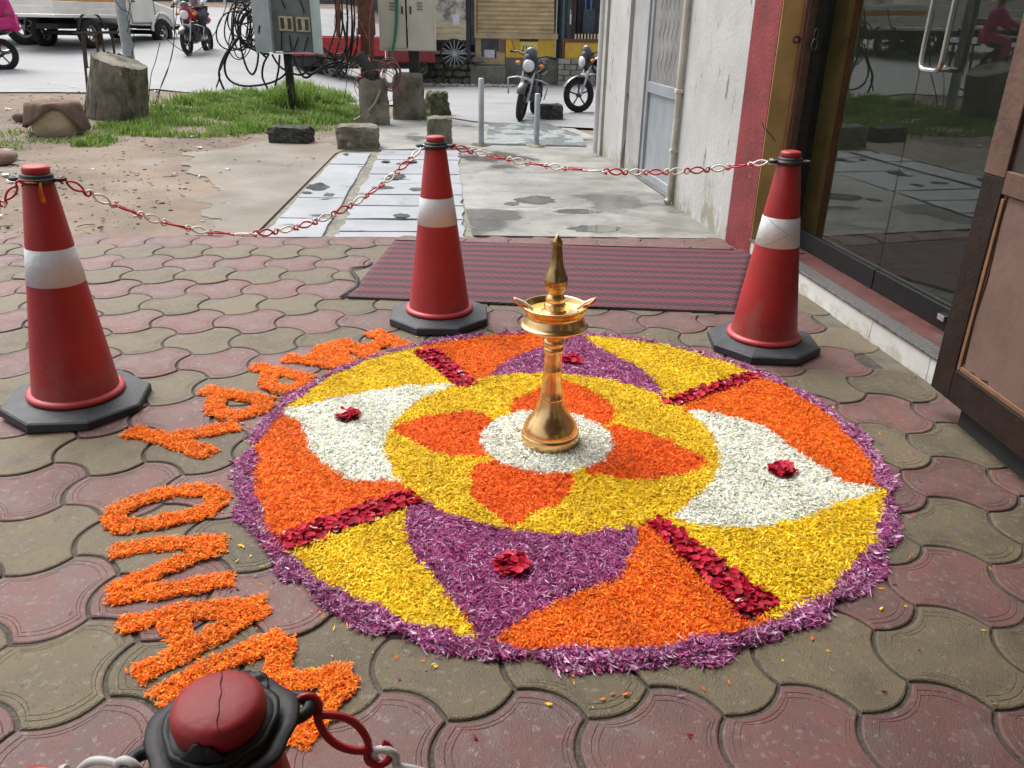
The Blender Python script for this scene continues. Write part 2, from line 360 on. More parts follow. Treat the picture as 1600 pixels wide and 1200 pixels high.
# checker relief on the red pavers
def checker(m, k=110, st=.15):
    n = m.node_tree.nodes; L = m.node_tree.links; b = n['Principled BSDF']; bp = b.inputs['Normal'].links[0].from_node
    tc = n.new('ShaderNodeTexCoord'); ck = n.new('ShaderNodeTexChecker'); ck.inputs['Scale'].default_value = k
    L.new(tc.outputs['Object'], ck.inputs['Vector']); b2 = n.new('ShaderNodeBump'); b2.inputs['Strength'].default_value = st; b2.inputs['Distance'].default_value = .004
    L.new(ck.outputs['Fac'], b2.inputs['Height']); L.new(bp.outputs[0], b2.inputs['Normal']); L.new(b2.outputs[0], b.inputs['Normal'])
checker(red_m)
red_me, yel_me, yel_plain = paver_mesh('paver_red', red_m, True), paver_mesh('paver_ochre', yel_m, True), paver_mesh('paver_ochre_plain', yel_m, False)
cells = []
for j in range(-18, 22):
    for i in range(-60, 30):
        ci, cj = i-1/3, j-1/3; cx, cy = (ci+.5*cj)*D, cj*math.sqrt(3)/2*D
        if cy > 4.56 or cy < -4 or cx < -8 or cx > xk(cy)-.015: continue
        dv = Vector((cx, cy, 0))-Vector(CAM); dep = dv.dot(_f); uu = 800+FPX*dv.dot(_x)/max(dep, .01); vv = 600-FPX*dv.dot(_y)/max(dep, .01)
        vis = dep > .1 and -190 < uu < 1760 and vv < 1400
        cells.append((0 if vis else 1, dep if vis else 99, j, cx, cy))
cells.sort()
rest = {0: [], 1: []}
for k, (nv, dep, j, cx, cy) in enumerate(cells):
    isred = (j % 2 == 0)
    if k < 300 and nv == 0:
        if cy > 4.45 and cx > -.5: isred = True
        o = bpy.data.objects.new('paver', red_me if isred else (yel_me if random.random() < .4 else yel_plain)); COL.objects.link(o); o.parent = paving
        o.location = (cx+random.uniform(-.0015, .0015), cy+random.uniform(-.0015, .0015), random.uniform(-.003, .001))
        o.rotation_euler = (R(random.gauss(0, .35)), R(random.gauss(0, .35)), R(random.gauss(0, .3)+120*random.randrange(3)))
    else: rest[isred].append((cx, cy))
for isred, nm, m_ in ((True, 'red_paver_field', red_m), (False, 'ochre_paver_field', yel_m)):
    M = MB(); O = [(q.x, q.y) for q in outline(.008, 5)]
    for cx, cy in rest[isred]: M.add([(cx+x, cy+y, 0) for x, y in O]+[(cx+x, cy+y, -.013) for x, y in O], [tuple(range(30))]+[((i+1) % 30, i, i+30, (i+1) % 30+30) for i in range(30)])
    if M.v: tag(M.build(nm, m_, paving), kind='stuff')
NVIS = sum(1 for c in cells if c[0] == 0)
print('pavers in view', NVIS, 'all', len(cells))
# half pavers cut along the kerb and far edge are filled with mortar
cut_m = mat('edge_mortar', (.115, .098, .072), .85, .35, 6, .5, 60)
struct('edge_mortar', MB().prism([(-9, 4.52), (xk(4.5), 4.48), (xk(4.62), 4.62), (-9, 4.66)], -.06, -.0055), mat('edge_mortar_red', (.15, .08, .07), .8, .35, 6, .5, 60))
struct('kerb_mortar', MB().prism([(xk(-4)-.12, -4), (xk(-4), -4), (xk(4.4), 4.4), (xk(4.4)-.12, 4.4)], -.06, -.0055), cut_m)

# ------------------------------------------------------------------ shop building on the right
def wpt(y, off): return (xk(y)+off, y)
YR = 4.12                                             # the return wall of the glass-door recess
white = mat('peeling_whitewash', (.45, .45, .435), .85, .12, 2.2, .35, 30, spec=.25)
stain(white, .56, .6, (.36, .34, .29), (2.2, 2.2, .9)); stain(white, .60, .9, (.17, .165, .155), (9, 9, 3.0), soft=.05); stain(white, .60, .8, (.24, .22, .15), (4, 4, 2.5), axis_z=(.0, .8))
redp = mat('red_wall_paint', (.21, .028, .032), .6, .3, 4, .5, 50, spec=.4); stain(redp, .66, .7, (.42, .30, .27), (14, 14, 8), soft=.05); stain(redp, .62, .5, (.16, .04, .04), (5, 5, 2))
ochre = mat('ochre_wall_paint', (.46, .32, .12), .7, .3, 3, .3, 35, spec=.3); stain(ochre, .62, .7, (.17, .12, .06), (5, 5, 1.6)); stain(ochre, .68, .7, (.45, .40, .32), (12, 12, 6), soft=.04)
bw = thing('shop_building', 'white and ochre shop building with glass doors on the right side of the paving', 'building', (xk(4.2), 4.2, 0))
HT = 3.05
MB().prism([wpt(4.56, .003), wpt(4.56, .5), wpt(5.99, .5), wpt(5.99, 0), wpt(4.56, .0)][1:] , -.1, HT).build('white_wall', white, bw)
MB().prism([wpt(YR, 0), wpt(4.557, 0), wpt(4.557, .5), wpt(YR, .5)], -.1, HT).build('red_pilaster', redp, bw)
# ochre return face in front of the pilaster side, timber jamb, hasp
MB().box(xk(YR)+.004, xk(YR)+.46, YR-.012, YR-.001, .02, HT).build('ochre_return', ochre, bw)
wood = mat('dark_timber', (.085, .048, .028), .55, .35, 6, .3, 40, spec=.4); stain(wood, .63, .6, (.19, .12, .07), (20, 20, 2))
wood2 = mat('brown_timber', (.20, .105, .058), .55, .3, 6, .3, 40, spec=.4); stain(wood2, .63, .6, (.30, .19, .12), (18, 18, 2))
a = xk(YR)
jb = MB().box(a+.150, a+.205, YR-.075, YR-.014, .02, HT, .006).build('timber_jamb', wood, bw)
MB().box(a+.132, a+.149, YR-.06, YR-.013, .02, HT, .003).build('jamb_bead', wood2, bw)
iron = mat('rusty_iron', (.055, .035, .028), .6, .4, 30, .3, 80, metal=.5)
hz = py(1236, 62, YR-.05).z
hp = MB(); hp.tube([(a+.105+.018*math.cos(q), YR-.05, hz+.018*math.sin(q)) for q in np.linspace(0, 2*math.pi, 14)[:-1]], .006, 6, True); hp.box(a+.122, a+.15, YR-.055, YR-.045, hz-.018, hz+.018)
hp.build('hasp', iron, bw)
lk = MB(); c0 = py(1274, 62, YR-.09)
lk.tube([(c0.x+.012*math.cos(q), c0.y, c0.z+.03+.035*math.sin(q)) for q in np.linspace(0, 2*math.pi, 14)[:-1]], .005, 6, True)
lk.tube([(c0.x-.004+.018*math.cos(q), c0.y-.01, c0.z-.03+.034*math.sin(q)) for q in np.linspace(0, 2*math.pi, 14)[:-1]], .007, 6, True)
lk.build('lock_ring', mat('lock_steel', (.12, .12, .12), .3, .3, 20, metal=1.), bw)
cr_m = mat('crack_line', (.03, .025, .015), .9)
MB().tube([py(u, v, YR-.0135) for u, v in ((1190, 190), (1194, 200), (1205, 212), (1212, 221))], .0025, 4).build('crack', cr_m, bw)
# recess with aluminium door further along
alu = mat('grey_aluminium', (.34, .37, .40), .45, .15, 4, .1, 50, metal=.35, spec=.5); stain(alu, .62, .5, (.3, .28, .25), (4, 4, 2), axis_z=(0, .6))
blue = mat('blue_frame_paint', (.19, .31, .40), .5, .25, 5, .2, 50); stain(blue, .64, .6, (.4, .4, .38), (8, 8, 3))
greyw = mat('grey_plaster', (.34, .34, .34), .85, .2, 3, .3, 40); stain(greyw, .58, .8, (.17, .155, .13), (6, 6, 4), axis_z=(0, .5)); stain(greyw, .60, .6, (.22, .215, .20), (10, 10, .7), soft=.08)
def wallseg(y0, y1, o0, o1, z0, z1): return MB().prism([wpt(y0, o0), wpt(y1, o0), wpt(y1, o1), wpt(y0, o1)], z0, z1)
wallseg(5.992, 6.12, .045, .5, -.1, HT).build('door_jamb', blue, bw)
dr = wallseg(6.122, 7.24, .075, .10, .02, 2.15).build('aluminium_door', alu, bw)
for (y0, y1, z0, z1) in ((6.122, 6.20, .02, 2.15), (7.16, 7.24, .02, 2.15), (6.202, 7.158, .02, .10), (6.202, 7.158, .86, .96), (6.202, 7.158, 2.05, 2.15)):
    bev(wallseg(y0, y1, .048, .0745, z0, z1).build('door_rail', alu, dr), .004)
frost = mat('frosted_pane', (.25, .25, .245), .25, .25, 3, .1, 30, spec=.6)
wallseg(6.203, 7.157, .066, .0742, .962, 2.048).build('frosted_pane', frost, dr)
wav = MB()
for k, yy in enumerate((6.42, 6.55, 6.68, 6.81, 6.94)):
    wav.tube([(xk(yy+.025*math.sin(z*24))+.0655, yy+.025*math.sin(z*24), z) for z in np.linspace(1.0, 2.0, 60)], .006, 4)
wav.build('wave_pattern', mat('wave_etch', (.36, .35, .34), .5), dr)
wallseg(6.122, 7.24, .02, .11, -.1, .018).build('door_sill', mat('dark_sill', (.13, .13, .135), .5, .3, 5, .2, 40), bw)
wallseg(6.122, 7.24, .11, .5, -.1, HT).build('recess_back', greyw, bw)
wallseg(7.242, 7.80, .03, .5, -.1, HT).build('grey_wall', greyw, bw)
wallseg(7.802, 7.86, .10, .5, -.1, HT).build('dark_gap', mat('gap_dark', (.02, .02, .022), .9), bw)
wallseg(7.862, 8.78, 0, .5, -.1, HT).build('far_white_wall', white, bw)
wallseg(8.79, 8.92, -.03, .3, -.1, HT).build('corner_pilaster', mat('cream_plaster', (.40, .39, .34), .85, .25, 3, .4, 30), bw)
cpipe = mat('column_whitewash', (.46, .47, .47), .6, .2, 3, .2, 30); stain(cpipe, .55, .8, (.27, .265, .24), (12, 12, .9), soft=.08); stain(cpipe, .63, .8, (.15, .145, .13), (14, 14, 5), soft=.05)
MB().lathe([(.062, -.05), (.062, HT)], (xk(9.0)-.005, 9.03, 0), 20).build('round_column', cpipe, bw)
wallseg(8.94, 9.02, .075, .115, -.1, HT).build('corner_pilaster', cpipe, bw)
wallseg(8.93, 9.06, .13, .5, -.1, HT).build('corner_pilaster', greyw, bw)
pipem = mat('cream_pipe', (.52, .49, .42), .5, .3, 5, .1, 40); stain(pipem, .6, .7, (.28, .25, .2), (12, 12, 4))
pp = MB(); yb = 5.9
pp.lathe([(.028, .05), (.028, HT)], (xk(yb)-.033, yb, 0), 14); pp.tube([(xk(yb)-.033, yb, .06), (xk(yb)-.036, yb-.005, .03), (xk(yb)-.06, yb-.02, .012)], .03, 12)
dp = pp.build('drain_pipe', pipem, bw)
for z in (.45, .95): MB().box(xk(yb)-.066, xk(yb), yb-.036, yb+.036, z, z+.03, .004).build('pipe_clip', pipem, dp)
# raised threshold: white tiles on the riser, granite nosing, maroon floor, rail, glass
th = thing('door_threshold', 'raised threshold step with white tile riser and speckled granite nosing', 'step', (xk(2.4), 2.4, 0))
wallseg(-4.2, YR-.013, .012, .30, -.1, .105).build('core', mat('mortar_core', (.25, .24, .22), .9), th)
tilem = mat('white_riser_tile', (.62, .62, .59), .35, .12, 6, .1, 40, spec=.5, rnd=.04); stain(tilem, .58, .6, (.36, .33, .25), (9, 9, 9), axis_z=(-.02, .12)); stain(tilem, .67, .7, (.2, .19, .17), (30, 30, 30), soft=.04)
ty = [gp(1245, 455)[1]+.55]; edges = [4.09, 3.52, 3.44, 2.47, 1.96, 1.36, .8, .2, -.4, -1., -1.6, -2.2, -2.8, -3.4]
for b_, a_ in zip(edges[:-1], edges[1:]):
    bev(wallseg(a_+.002, b_-.002, 0, .0115, -.01, .112).build('riser_tile', tilem, th), .0015)
gran = mat('speckled_granite', (.115, .11, .105), .35, .6, 70, .15, 90, spec=.5, col2=(.03, .03, .03)); stain(gran, .58, .9, (.42, .40, .38), (110, 110, 110), soft=.05)
bev(wallseg(-4.2, YR-.013, -.008, .092, .1125, .128).build('granite_nosing', gran, th), .003)
wallseg(-4.2, YR-.013, .0925, .30, .1055, .122).build('maroon_floor', mat('maroon_floor', (.10, .035, .032), .45, .35, 7, .2, 50), th)
tr = mat('track_steel', (.3, .3, .3), .35, .3, 20, metal=.9)
wallseg(3.72, 4.02, .17, .21, .1225, .132).build('door_track', tr, th); wallseg(1.9, 2.2, .17, .21, .1225, .132).build('door_track', tr, th)
# sliding glass doors
blk = mat('black_door_rail', (.009, .009, .010), .5, .4, 20, .1, 60, spec=.25)
glass = bpy.data.materials.new('door_glass'); glass.use_nodes = True; n_ = glass.node_tree.nodes; L_ = glass.node_tree.links
tb = n_.new('ShaderNodeBsdfTransparent'); tb.inputs[0].default_value = (.66, .72, .69, 1); gb = n_.new('ShaderNodeBsdfGlossy'); gb.inputs['Roughness'].default_value = .012; gb.inputs['Color'].default_value = (.9, .95, .93, 1)
fr = n_.new('ShaderNodeFresnel'); fr.inputs['IOR'].default_value = 1.75; mx_ = n_.new('ShaderNodeMixShader')
L_.new(fr.outputs[0], mx_.inputs[0]); L_.new(tb.outputs[0], mx_.inputs[1]); L_.new(gb.outputs[0], mx_.inputs[2]); L_.new(mx_.outputs[0], n_['Material Output'].inputs['Surface'])
YM = 2.96
def gdoor(y0, y1, lab):
    g = thing('glass_door', lab, 'door', (xk((y0+y1)/2)+.27, (y0+y1)/2, .123), 'sliding glass doors')
    MB().add([(*wpt(y0, .27), .24), (*wpt(y1, .27), .24), (*wpt(y1, .27), 2.5), (*wpt(y0, .27), 2.5)], [(0, 3, 2, 1)]).build('glass_pane', glass, g)
    bev(wallseg(y0, y1, .25, .29, .123, .238).build('bottom_rail', blk, g), .004)
    wallseg(y0, y1, .25, .29, 2.502, 2.58).build('top_rail', blk, g)
    return g
g1 = gdoor(YM+.004, YR-.05, 'glass door next to the ochre wall, behind the cone at the threshold')
g2 = gdoor(1.25, YM-.004, 'glass door with the steel loop handle, left of the brown door leaf')
g3 = gdoor(-.6, 1.24, 'glass door behind the brown door leaf at the right edge')
wallseg(YR-.048, YR-.014, .20, .32, .123, 2.58).build('black_frame', mat('black_frame', (.02, .022, .02), .35, .4, 30, .1, 60), bw)
chrome = mat('steel_handle', (.62, .63, .62), .18, .1, 20, metal=1.)
hm = MB(); yh0, yh1 = 2.87, 2.70; zt = 1.9; zb = px_(1475, 112, xk(2.8)+.21).z; off = .21
pts = [(*wpt(yh0, off), zt)]+[(*wpt(yh0, off), z) for z in np.linspace(zt, zb+.04, 8)[1:]]
pts += [(*wpt(yh0-(yh0-yh1)*(.5-.5*math.cos(q)) if False else yh0-.035*(1-math.cos(q)), off), zb+.04-.04*math.sin(q)) for q in np.linspace(0, math.pi/2, 5)[1:]]
pts += [(*wpt(yh1+.035*(1-math.cos(q)), off), zb+.04-.04*math.sin(q)) for q in np.linspace(math.pi/2, 0, 5)]
pts += [(*wpt(yh1, off), z) for z in np.linspace(zb+.04, zt, 8)[1:]]
hm.tube(pts, .0125, 10)
h = hm.build('loop_handle', chrome, g2)
MB().tube([(*wpt((yh0+yh1)/2, off), zb), (*wpt((yh0+yh1)/2, .272), zb)], .008, 8).build('stand_off', chrome, h)
MB().tube([(*wpt((yh0+yh1)/2, off), zt-.03), (*wpt((yh0+yh1)/2, .272), zt-.03)], .008, 8).build('stand_off', chrome, h)
MB().box(xk(2.3)+.235, xk(2.3)+.262, 2.27, 2.33, .17, .2, .003).build('rail_lock', chrome, g2)
# room behind the glass
room = thing('shop_interior', 'dim shop room with tiled floor seen through the glass doors', 'room', (xk(1.5)+1.5, 1.5, 0))
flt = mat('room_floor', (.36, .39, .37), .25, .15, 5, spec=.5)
fx0 = .31
wallseg(-4.2, YR, fx0, 4.6, -.1, .105).build('floor_base', mat('room_grout', (.03, .03, .03), .8), room)
for i in range(6):
    for j in range(9):
        ya, oa = YR-.02-.6*(j+1), fx0+.6*i
        wallseg(ya+.003, ya+.597, oa+.003, oa+.597, .1055, .12).build('floor_tile', flt, room)
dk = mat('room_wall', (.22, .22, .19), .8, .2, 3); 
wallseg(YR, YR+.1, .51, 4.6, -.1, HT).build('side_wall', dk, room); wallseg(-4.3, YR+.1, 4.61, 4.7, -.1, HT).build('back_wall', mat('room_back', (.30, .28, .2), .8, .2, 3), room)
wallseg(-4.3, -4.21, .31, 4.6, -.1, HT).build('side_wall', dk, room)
wallseg(-4.3, -.61, .2, .31, .123, HT).build('front_wall', ochre, bw)
wallseg(-4.3, YR-.013, .2, .34, 2.582, HT).build('lintel', ochre, bw)
# unseen porch roof over the paving, its outline shaped to shade the near pavers
roofm = mat('porch_soffit', (.42, .40, .36), .85, .2, 2, .2, 20)
pr = thing('porch_shade_roof', 'unseen concrete porch roof overhead, outline shaped to shade the near paving', 'roof', (0, 0, HT))
MB().prism([(-2.4, -4.6), (5.5, -4.6), (5.5, 4.55), (xk(4.55)+.2, 4.55), (xk(3.0)-.1, 2.4), (-.4, .7), (-2.4, .0)], HT+.003, HT+.18).build('roof_slab', roofm, pr)  # slab stops short over the room so that sky light gets in
MB().prism([(xk(4.6)+.02, 4.56), (7, 4.56), (6.5, 9.2), (xk(9.2)+.05, 9.2)], HT+.003, HT+.15).build('wall_coping', roofm, bw)
rw = thing('rear_shade_wall', 'unseen plastered wall added behind the viewer to darken the near paving', 'wall', (0, -4.3, 0))  # out of view, added behind the camera to darken the near pavers
MB().box(-1.5, 2.3, -4.6, -4.4, -.1, HT).build('wall_face', greyw, rw)

# open timber door leaf folded back beside the threshold
xl = 2.03
lf = thing('door_leaf', 'open brown timber door leaf with dark frame and salmon panel at right edge', 'door', (xl, 1.05, .1))
y1 = 1.67; y0 = .55; st = .135
drk = mat('leaf_dark_frame', (.020, .012, .009), .6, .4, 8, .3, 50, spec=.25); sal = mat('leaf_salmon_panel', (.155, .100, .080), .6, .2, 4, .2, 30); stain(sal, .64, .6, (.085, .04, .025), (6, 6, 2))
lbr = mat('leaf_light_frame', (.115, .064, .043), .55, .3, 8, .3, 40)
zs = px_(1552, 272, xl).z
bev(MB().box(xl-.02, xl+.02, y1-st, y1, .1, zs).build('lower_stile', drk, lf), .004)
bev(MB().box(xl-.022, xl+.022, y1-st, y1, zs+.001, 2.15).build('upper_stile', lbr, lf), .004)
bev(MB().box(xl-.02, xl+.02, y0, y1-st-.001, .1, .235).build('bottom_rail', drk, lf), .004)
MB().box(xl-.006, xl+.006, y0, y1-st-.001, .236, zs-.06).build('panel', sal, lf)
for (ya, yb_, za, zb_) in ((y1-st-.022, y1-st-.002, .237, zs-.07), (y0, y1-st-.024, .237, .257)):
    MB().box(xl-.016, xl-.0065, ya, yb_, za, zb_, .003).build('panel_bead', wood2, lf)
bev(MB().box(xl-.021, xl+.021, y0, y1-st-.001, zs-.055, zs+.03).build('middle_rail', lbr, lf), .004)
MB().box(xl-.006, xl+.006, y0, y1-st-.001, zs+.031, 2.1).build('upper_panel', mat('leaf_dark_panel', (.04, .03, .025), .5), lf)
MB().box(xl-.021, xl+.021, y0-.14, y0-.001, .1, 2.15).build('hinge_stile', drk, lf)
cm = MB()
for pts_ in ([(y1-st-.03, .27), (y1-st-.02, .45), (y1-st-.035, .62), (y1-st-.022, .85), (y1-st-.03, 1.0)], [(y1-st-.06, .25), (y1-st-.10, .262), (y1-st-.13, .25), (y1-st-.19, .266), (y1-st-.21, .25)]):
    cm.tube([(xl-.0075, a_, b_) for a_, b_ in pts_], .003, 4)
cm.build('paint_crack', mat('leaf_crack', (.03, .015, .01), .9), lf)
MB().box(xl+.03, xl+.15, .4, 1.5, -.01, .09).build('under_leaf_shade', mat('leaf_shadow_block', (.02, .02, .02), .9), lf)  # black block standing in for the shadow beneath the leaf
# ------------------------------------------------------------------ flower carpet
CX, CY = .397, 1.362
ROUT = 1.205
def P2(L): return np.array([gp(u, v) for u, v in L])
def inside(poly, X, Y):
    r = np.zeros(X.shape, bool); n = len(poly)
    for i in range(n):
        x0, y0 = poly[i]; x1, y1 = poly[(i+1) % n]
        c = ((y0 > Y) != (y1 > Y)) & (X < (x1-x0)*(Y-y0)/(y1-y0+1e-12)+x0); r ^= c
    return r
def smoothp(P, k=4):
    """Catmull-Rom through the traced outline"""
    n = len(P); out = []
    for i in range(n):
        a, b, c, d = P[i-1], P[i], P[(i+1) % n], P[(i+2) % n]
        sharp = False
        for t in np.arange(k)/k:
            out.append(.5*((2*b)+(-a+c)*t*.7+(2*a-5*b+4*c-d)*t*t*.7+(-a+3*b-3*c+d)*t**3*.7+(c-b)*t*.6))
    return np.array(out)
front_purple = P2([(645, 786), (633, 812), (635, 845), (652, 877), (682, 912), (712, 946), (737, 980), (754, 1014), (780, 996), (805, 975), (850, 952), (890, 936), (930, 922), (966, 906), (985, 868), (996, 832), (940, 800), (860, 790), (740, 780), (690, 775)])
back_purple = P2([(768, 594), (785, 572), (828, 553), (868, 541), (888, 530), (904, 524), (925, 540), (960, 559), (1000, 580), (1027, 604), (1034, 628), (985, 625), (940, 615), (870, 610), (800, 605)])
right_white = P2([(1072, 647), (1130, 653), (1190, 669), (1232, 702), (1282, 733), (1312, 756), (1374, 768), (1330, 785), (1290, 800), (1240, 818), (1180, 829), (1120, 829), (1052, 814), (1040, 780), (1060, 700)])
left_white = P2([(441, 648), (500, 632), (560, 619), (640, 607), (720, 604), (735, 612), (700, 660), (690, 720), (700, 770), (652, 764), (605, 756), (550, 756), (520, 736), (495, 720), (485, 700), (475, 680), (468, 664)])
pet_left = P2([(612, 675), (650, 660), (705, 648), (755, 650), (790, 690), (760, 718), (700, 716), (655, 700)])
pet_front = P2([(740, 735), (734, 765), (740, 785), (760, 801), (785, 820), (800, 828), (830, 810), (870, 796), (890, 780), (897, 755), (895, 740), (850, 720), (790, 720)])
pet_right = P2([(915, 745), (950, 748), (985, 756), (1040, 752), (1107, 729), (1060, 700), (1010, 680), (955, 668), (930, 700)])
pet_back = P2([(795, 642), (810, 625), (840, 612), (872, 597), (905, 607), (940, 625), (962, 646), (950, 668), (870, 680), (810, 665)])
def bar(a0, a1, b0, b1):
    A0, A1, B0, B1 = [np.array(gp(*q)) for q in (a0, a1, b0, b1)]; return np.array([A0, A1, B1, B0])
bars = [bar((636, 770), (655, 790), (415, 850), (440, 872)), bar((1008, 818), (1036, 816), (1166, 978), (1222, 950)),
        bar((1028, 634), (1058, 638), (1160, 588), (1192, 592)), bar((720, 611), (746, 603), (645, 555), (683, 549))]
yc = np.array(gp(861, 690)); YRAD = 1.945*.33; wc = np.array(gp(853.6, 691)); WRAD = .775*.33
def ang(q): return math.atan2(q[1]-CY, q[0]-CX)
Bd = []
for (q0, q1) in (((645, 780), (428, 861)), ((700, 850), (754, 1014)), ((1022, 817), (1194, 964)), ((1150, 770), (1374, 768)), ((1043, 636), (1176, 590)), ((900, 600), (904, 524)), ((733, 607), (664, 552)), ((640, 660), (441, 648))):
    a, b = gp(*q0), gp(*q1); Bd.append((math.hypot(a[0]-CX, a[1]-CY), ang(a), math.hypot(b[0]-CX, b[1]-CY), ang(b)))
SECT = ['yellow', 'orange', 'yellow', 'orange', 'yellow', 'orange', 'yellow', 'orange']   # between successive boundaries, anticlockwise from the front-left bar
def classify(X, Y):
    rr = np.hypot(X-CX, Y-CY); th = np.arctan2(Y-CY, X-CX)
    wob = .012*np.sin(th*23+1)+.010*np.sin(th*41)+.008*np.sin(th*9+2)
    out = np.full(X.shape, '', dtype=object)
    # boundary angles at this radius
    bs = []
    for r0, t0, r1, t1 in Bd:
        d = (t1-t0+math.pi) % (2*math.pi)-math.pi; k = np.clip((rr-r0)/(r1-r0), -.3, 1.1); bs.append(t0+d*k)
    base = bs[0]; rel = (th-base) % (2*math.pi)
    lab = np.zeros(X.shape, int)
    for i in range(1, 8): lab += (rel > ((bs[i]-base) % (2*math.pi))).astype(int)
    for i in range(8): out[lab == i] = SECT[i]
    j = .006*np.sin(X*70+3*np.sin(Y*50)); Xj, Yj = X+j, Y+.006*np.sin(Y*64+2*np.sin(X*57))
    for pl, nm in ((front_purple, 'purple'), (back_purple, 'purple'), (right_white, 'white'), (left_white, 'white')): out[inside(smoothp(pl), Xj, Yj)] = nm
    out[np.hypot(Xj-yc[0], Yj-yc[1]) < YRAD] = 'inner_yellow'
    for pl in (pet_left, pet_front, pet_right, pet_back): out[inside(smoothp(pl), Xj, Yj) & (np.hypot(Xj-yc[0], Yj-yc[1]) < YRAD*.985)] = 'inner_orange'
    out[np.hypot(Xj-wc[0], Yj-wc[1]) < WRAD] = 'inner_white'
    for b in bars: out[inside(b, Xj, Yj)] = 'rose'
    rimw = .040-.008*np.sin(th)+wob*.5
    out[rr > ROUT-rimw] = 'rim'
    out[rr > ROUT+wob] = ''
    return out
# colour families (linear albedo) for freshly shredded petals
PAL = {'orange': [(.84, .17, .006), (.80, .125, .004), (.88, .26, .012), (.68, .09, .004)],
       'inner_orange': [(.82, .135, .006), (.76, .10, .004), (.86, .19, .01), (.64, .07, .004)],
       'letter': [(.86, .20, .006), (.82, .15, .004), (.89, .31, .018), (.70, .10, .004)],
       'yellow': [(.82, .56, .010), (.76, .48, .006), (.86, .64, .04), (.68, .42, .006)],
       'inner_yellow': [(.80, .54, .012), (.74, .46, .006), (.85, .62, .04), (.64, .38, .006)],
       'white': [(.79, .80, .68), (.84, .85, .76), (.68, .70, .54), (.87, .87, .81)],
       'inner_white': [(.78, .78, .68), (.83, .83, .76), (.64, .66, .52), (.86, .86, .80)],
       'purple': [(.36, .055, .19), (.24, .028, .135), (.46, .17, .34), (.62, .42, .56)],
       'rim': [(.36, .065, .205), (.25, .034, .15), (.48, .21, .38), (.66, .46, .60)]}
PW = {'purple': [.42, .28, .20, .10], 'rim': [.36, .26, .21, .17]}
petal_m = tint_mat('fresh_petals', .65, .25, trans=.18)
rose_m = tint_mat('rose_petals', .6, .2, trans=.15)
def petals(X, Y, Z, pal, wts, ln, wd, tilt, curl):
    """kite-shaped petals folded along the midrib: 4 verts, 2 triangles each"""
    n = len(X); a = rng.uniform(0, 2*math.pi, n); t = rng.normal(0, tilt, n); l = rng.uniform(ln[0], ln[1], n)*np.clip(rng.lognormal(-.04, .32, n), .45, 1.9); w_ = .9*rng.uniform(wd[0], wd[1], n)*np.clip(rng.lognormal(-.04, .35, n), .4, 1.9)
    rl = rng.normal(0, .55, n)
    dx, dy, dz = np.cos(a)*np.cos(t), np.sin(a)*np.cos(t), np.sin(t)
    sx, sy = -np.sin(a), np.cos(a); sz = np.sin(rl)
    C = np.stack([X, Y, Z], 1); Dv = np.stack([dx, dy, dz], 1)*l[:, None]/2; Sv = np.stack([sx*np.cos(rl), sy*np.cos(rl), sz], 1)*w_[:, None]/2
    up = np.zeros((n, 3)); up[:, 2] = rng.uniform(0, curl, n)*l
    V = np.stack([C-Dv+up*.6, C+Sv-up*.3+Dv*.1, C+Dv+up, C-Sv-up*.3+Dv*.1], 1)
    V[:, :, 2] = np.maximum(V[:, :, 2], .002)
    F = np.arange(n*4).reshape(n, 4); F = np.concatenate([F[:, [0, 1, 2]], F[:, [0, 2, 3]]])
    pc = np.array(pal)[rng.choice(len(pal), n, p=wts or [.42, .28, .2, .1])]; pc = pc*np.clip(rng.normal(.98, .14, (n, 1)), .55, 1.25)*np.clip(rng.normal(1, .05, (n, 3)), .85, 1.15); cl_ = 1+.11*np.sin(X*61+2*np.sin(Y*47))*np.sin(Y*53+2*np.sin(X*39))+.07*np.sin(X*17+Y*11); pc = np.clip(pc*cl_[:, None], 0, .9)
    return V.reshape(-1, 3), F, np.concatenate([pc, pc])
fc = thing('flower_carpet', 'round flower carpet of orange, yellow, white and purple petals on the paving', 'flower carpet', (CX, CY, 0))
h = .011; gx, gy = np.meshgrid(np.arange(CX-1.3, CX+1.3, h), np.arange(CY-1.3, CY+1.3, h)); gl = classify(gx+h/2, gy+h/2)
N = 400000; qx = rng.uniform(CX-1.28, CX+1.28, N); qy = rng.uniform(CY-1.28, CY+1.28, N)
ql = classify(qx+rng.normal(0, .0045, N), qy+rng.normal(0, .0045, N))
NAMES = {'orange': 'orange_petal_field', 'yellow': 'yellow_petal_field', 'white': 'white_petal_field', 'purple': 'purple_petal_field', 'inner_yellow': 'yellow_petal_ring', 'inner_orange': 'orange_petal_flower', 'inner_white': 'white_petal_disc', 'rim': 'purple_petal_rim'}
def bed(mask, z0, cell, pal):
    ii = np.argwhere(mask); n = len(ii); x = gx[ii[:, 0], ii[:, 1]]; y = gy[ii[:, 0], ii[:, 1]]
    V = np.stack([np.stack([x+a*cell, y+b*cell, np.full(n, z0)], 1) for a, b in ((0, 0), (1, 0), (1, 1), (0, 1))], 1)
    F = np.arange(n*4).reshape(n, 4); F = np.concatenate([F[:, [0, 1, 2]], F[:, [0, 2, 3]]])
    c = np.array(pal[1])[None, :]*rng.uniform(.8, 1.1, (n, 1)); return V.reshape(-1, 3), F, np.concatenate([c, c])
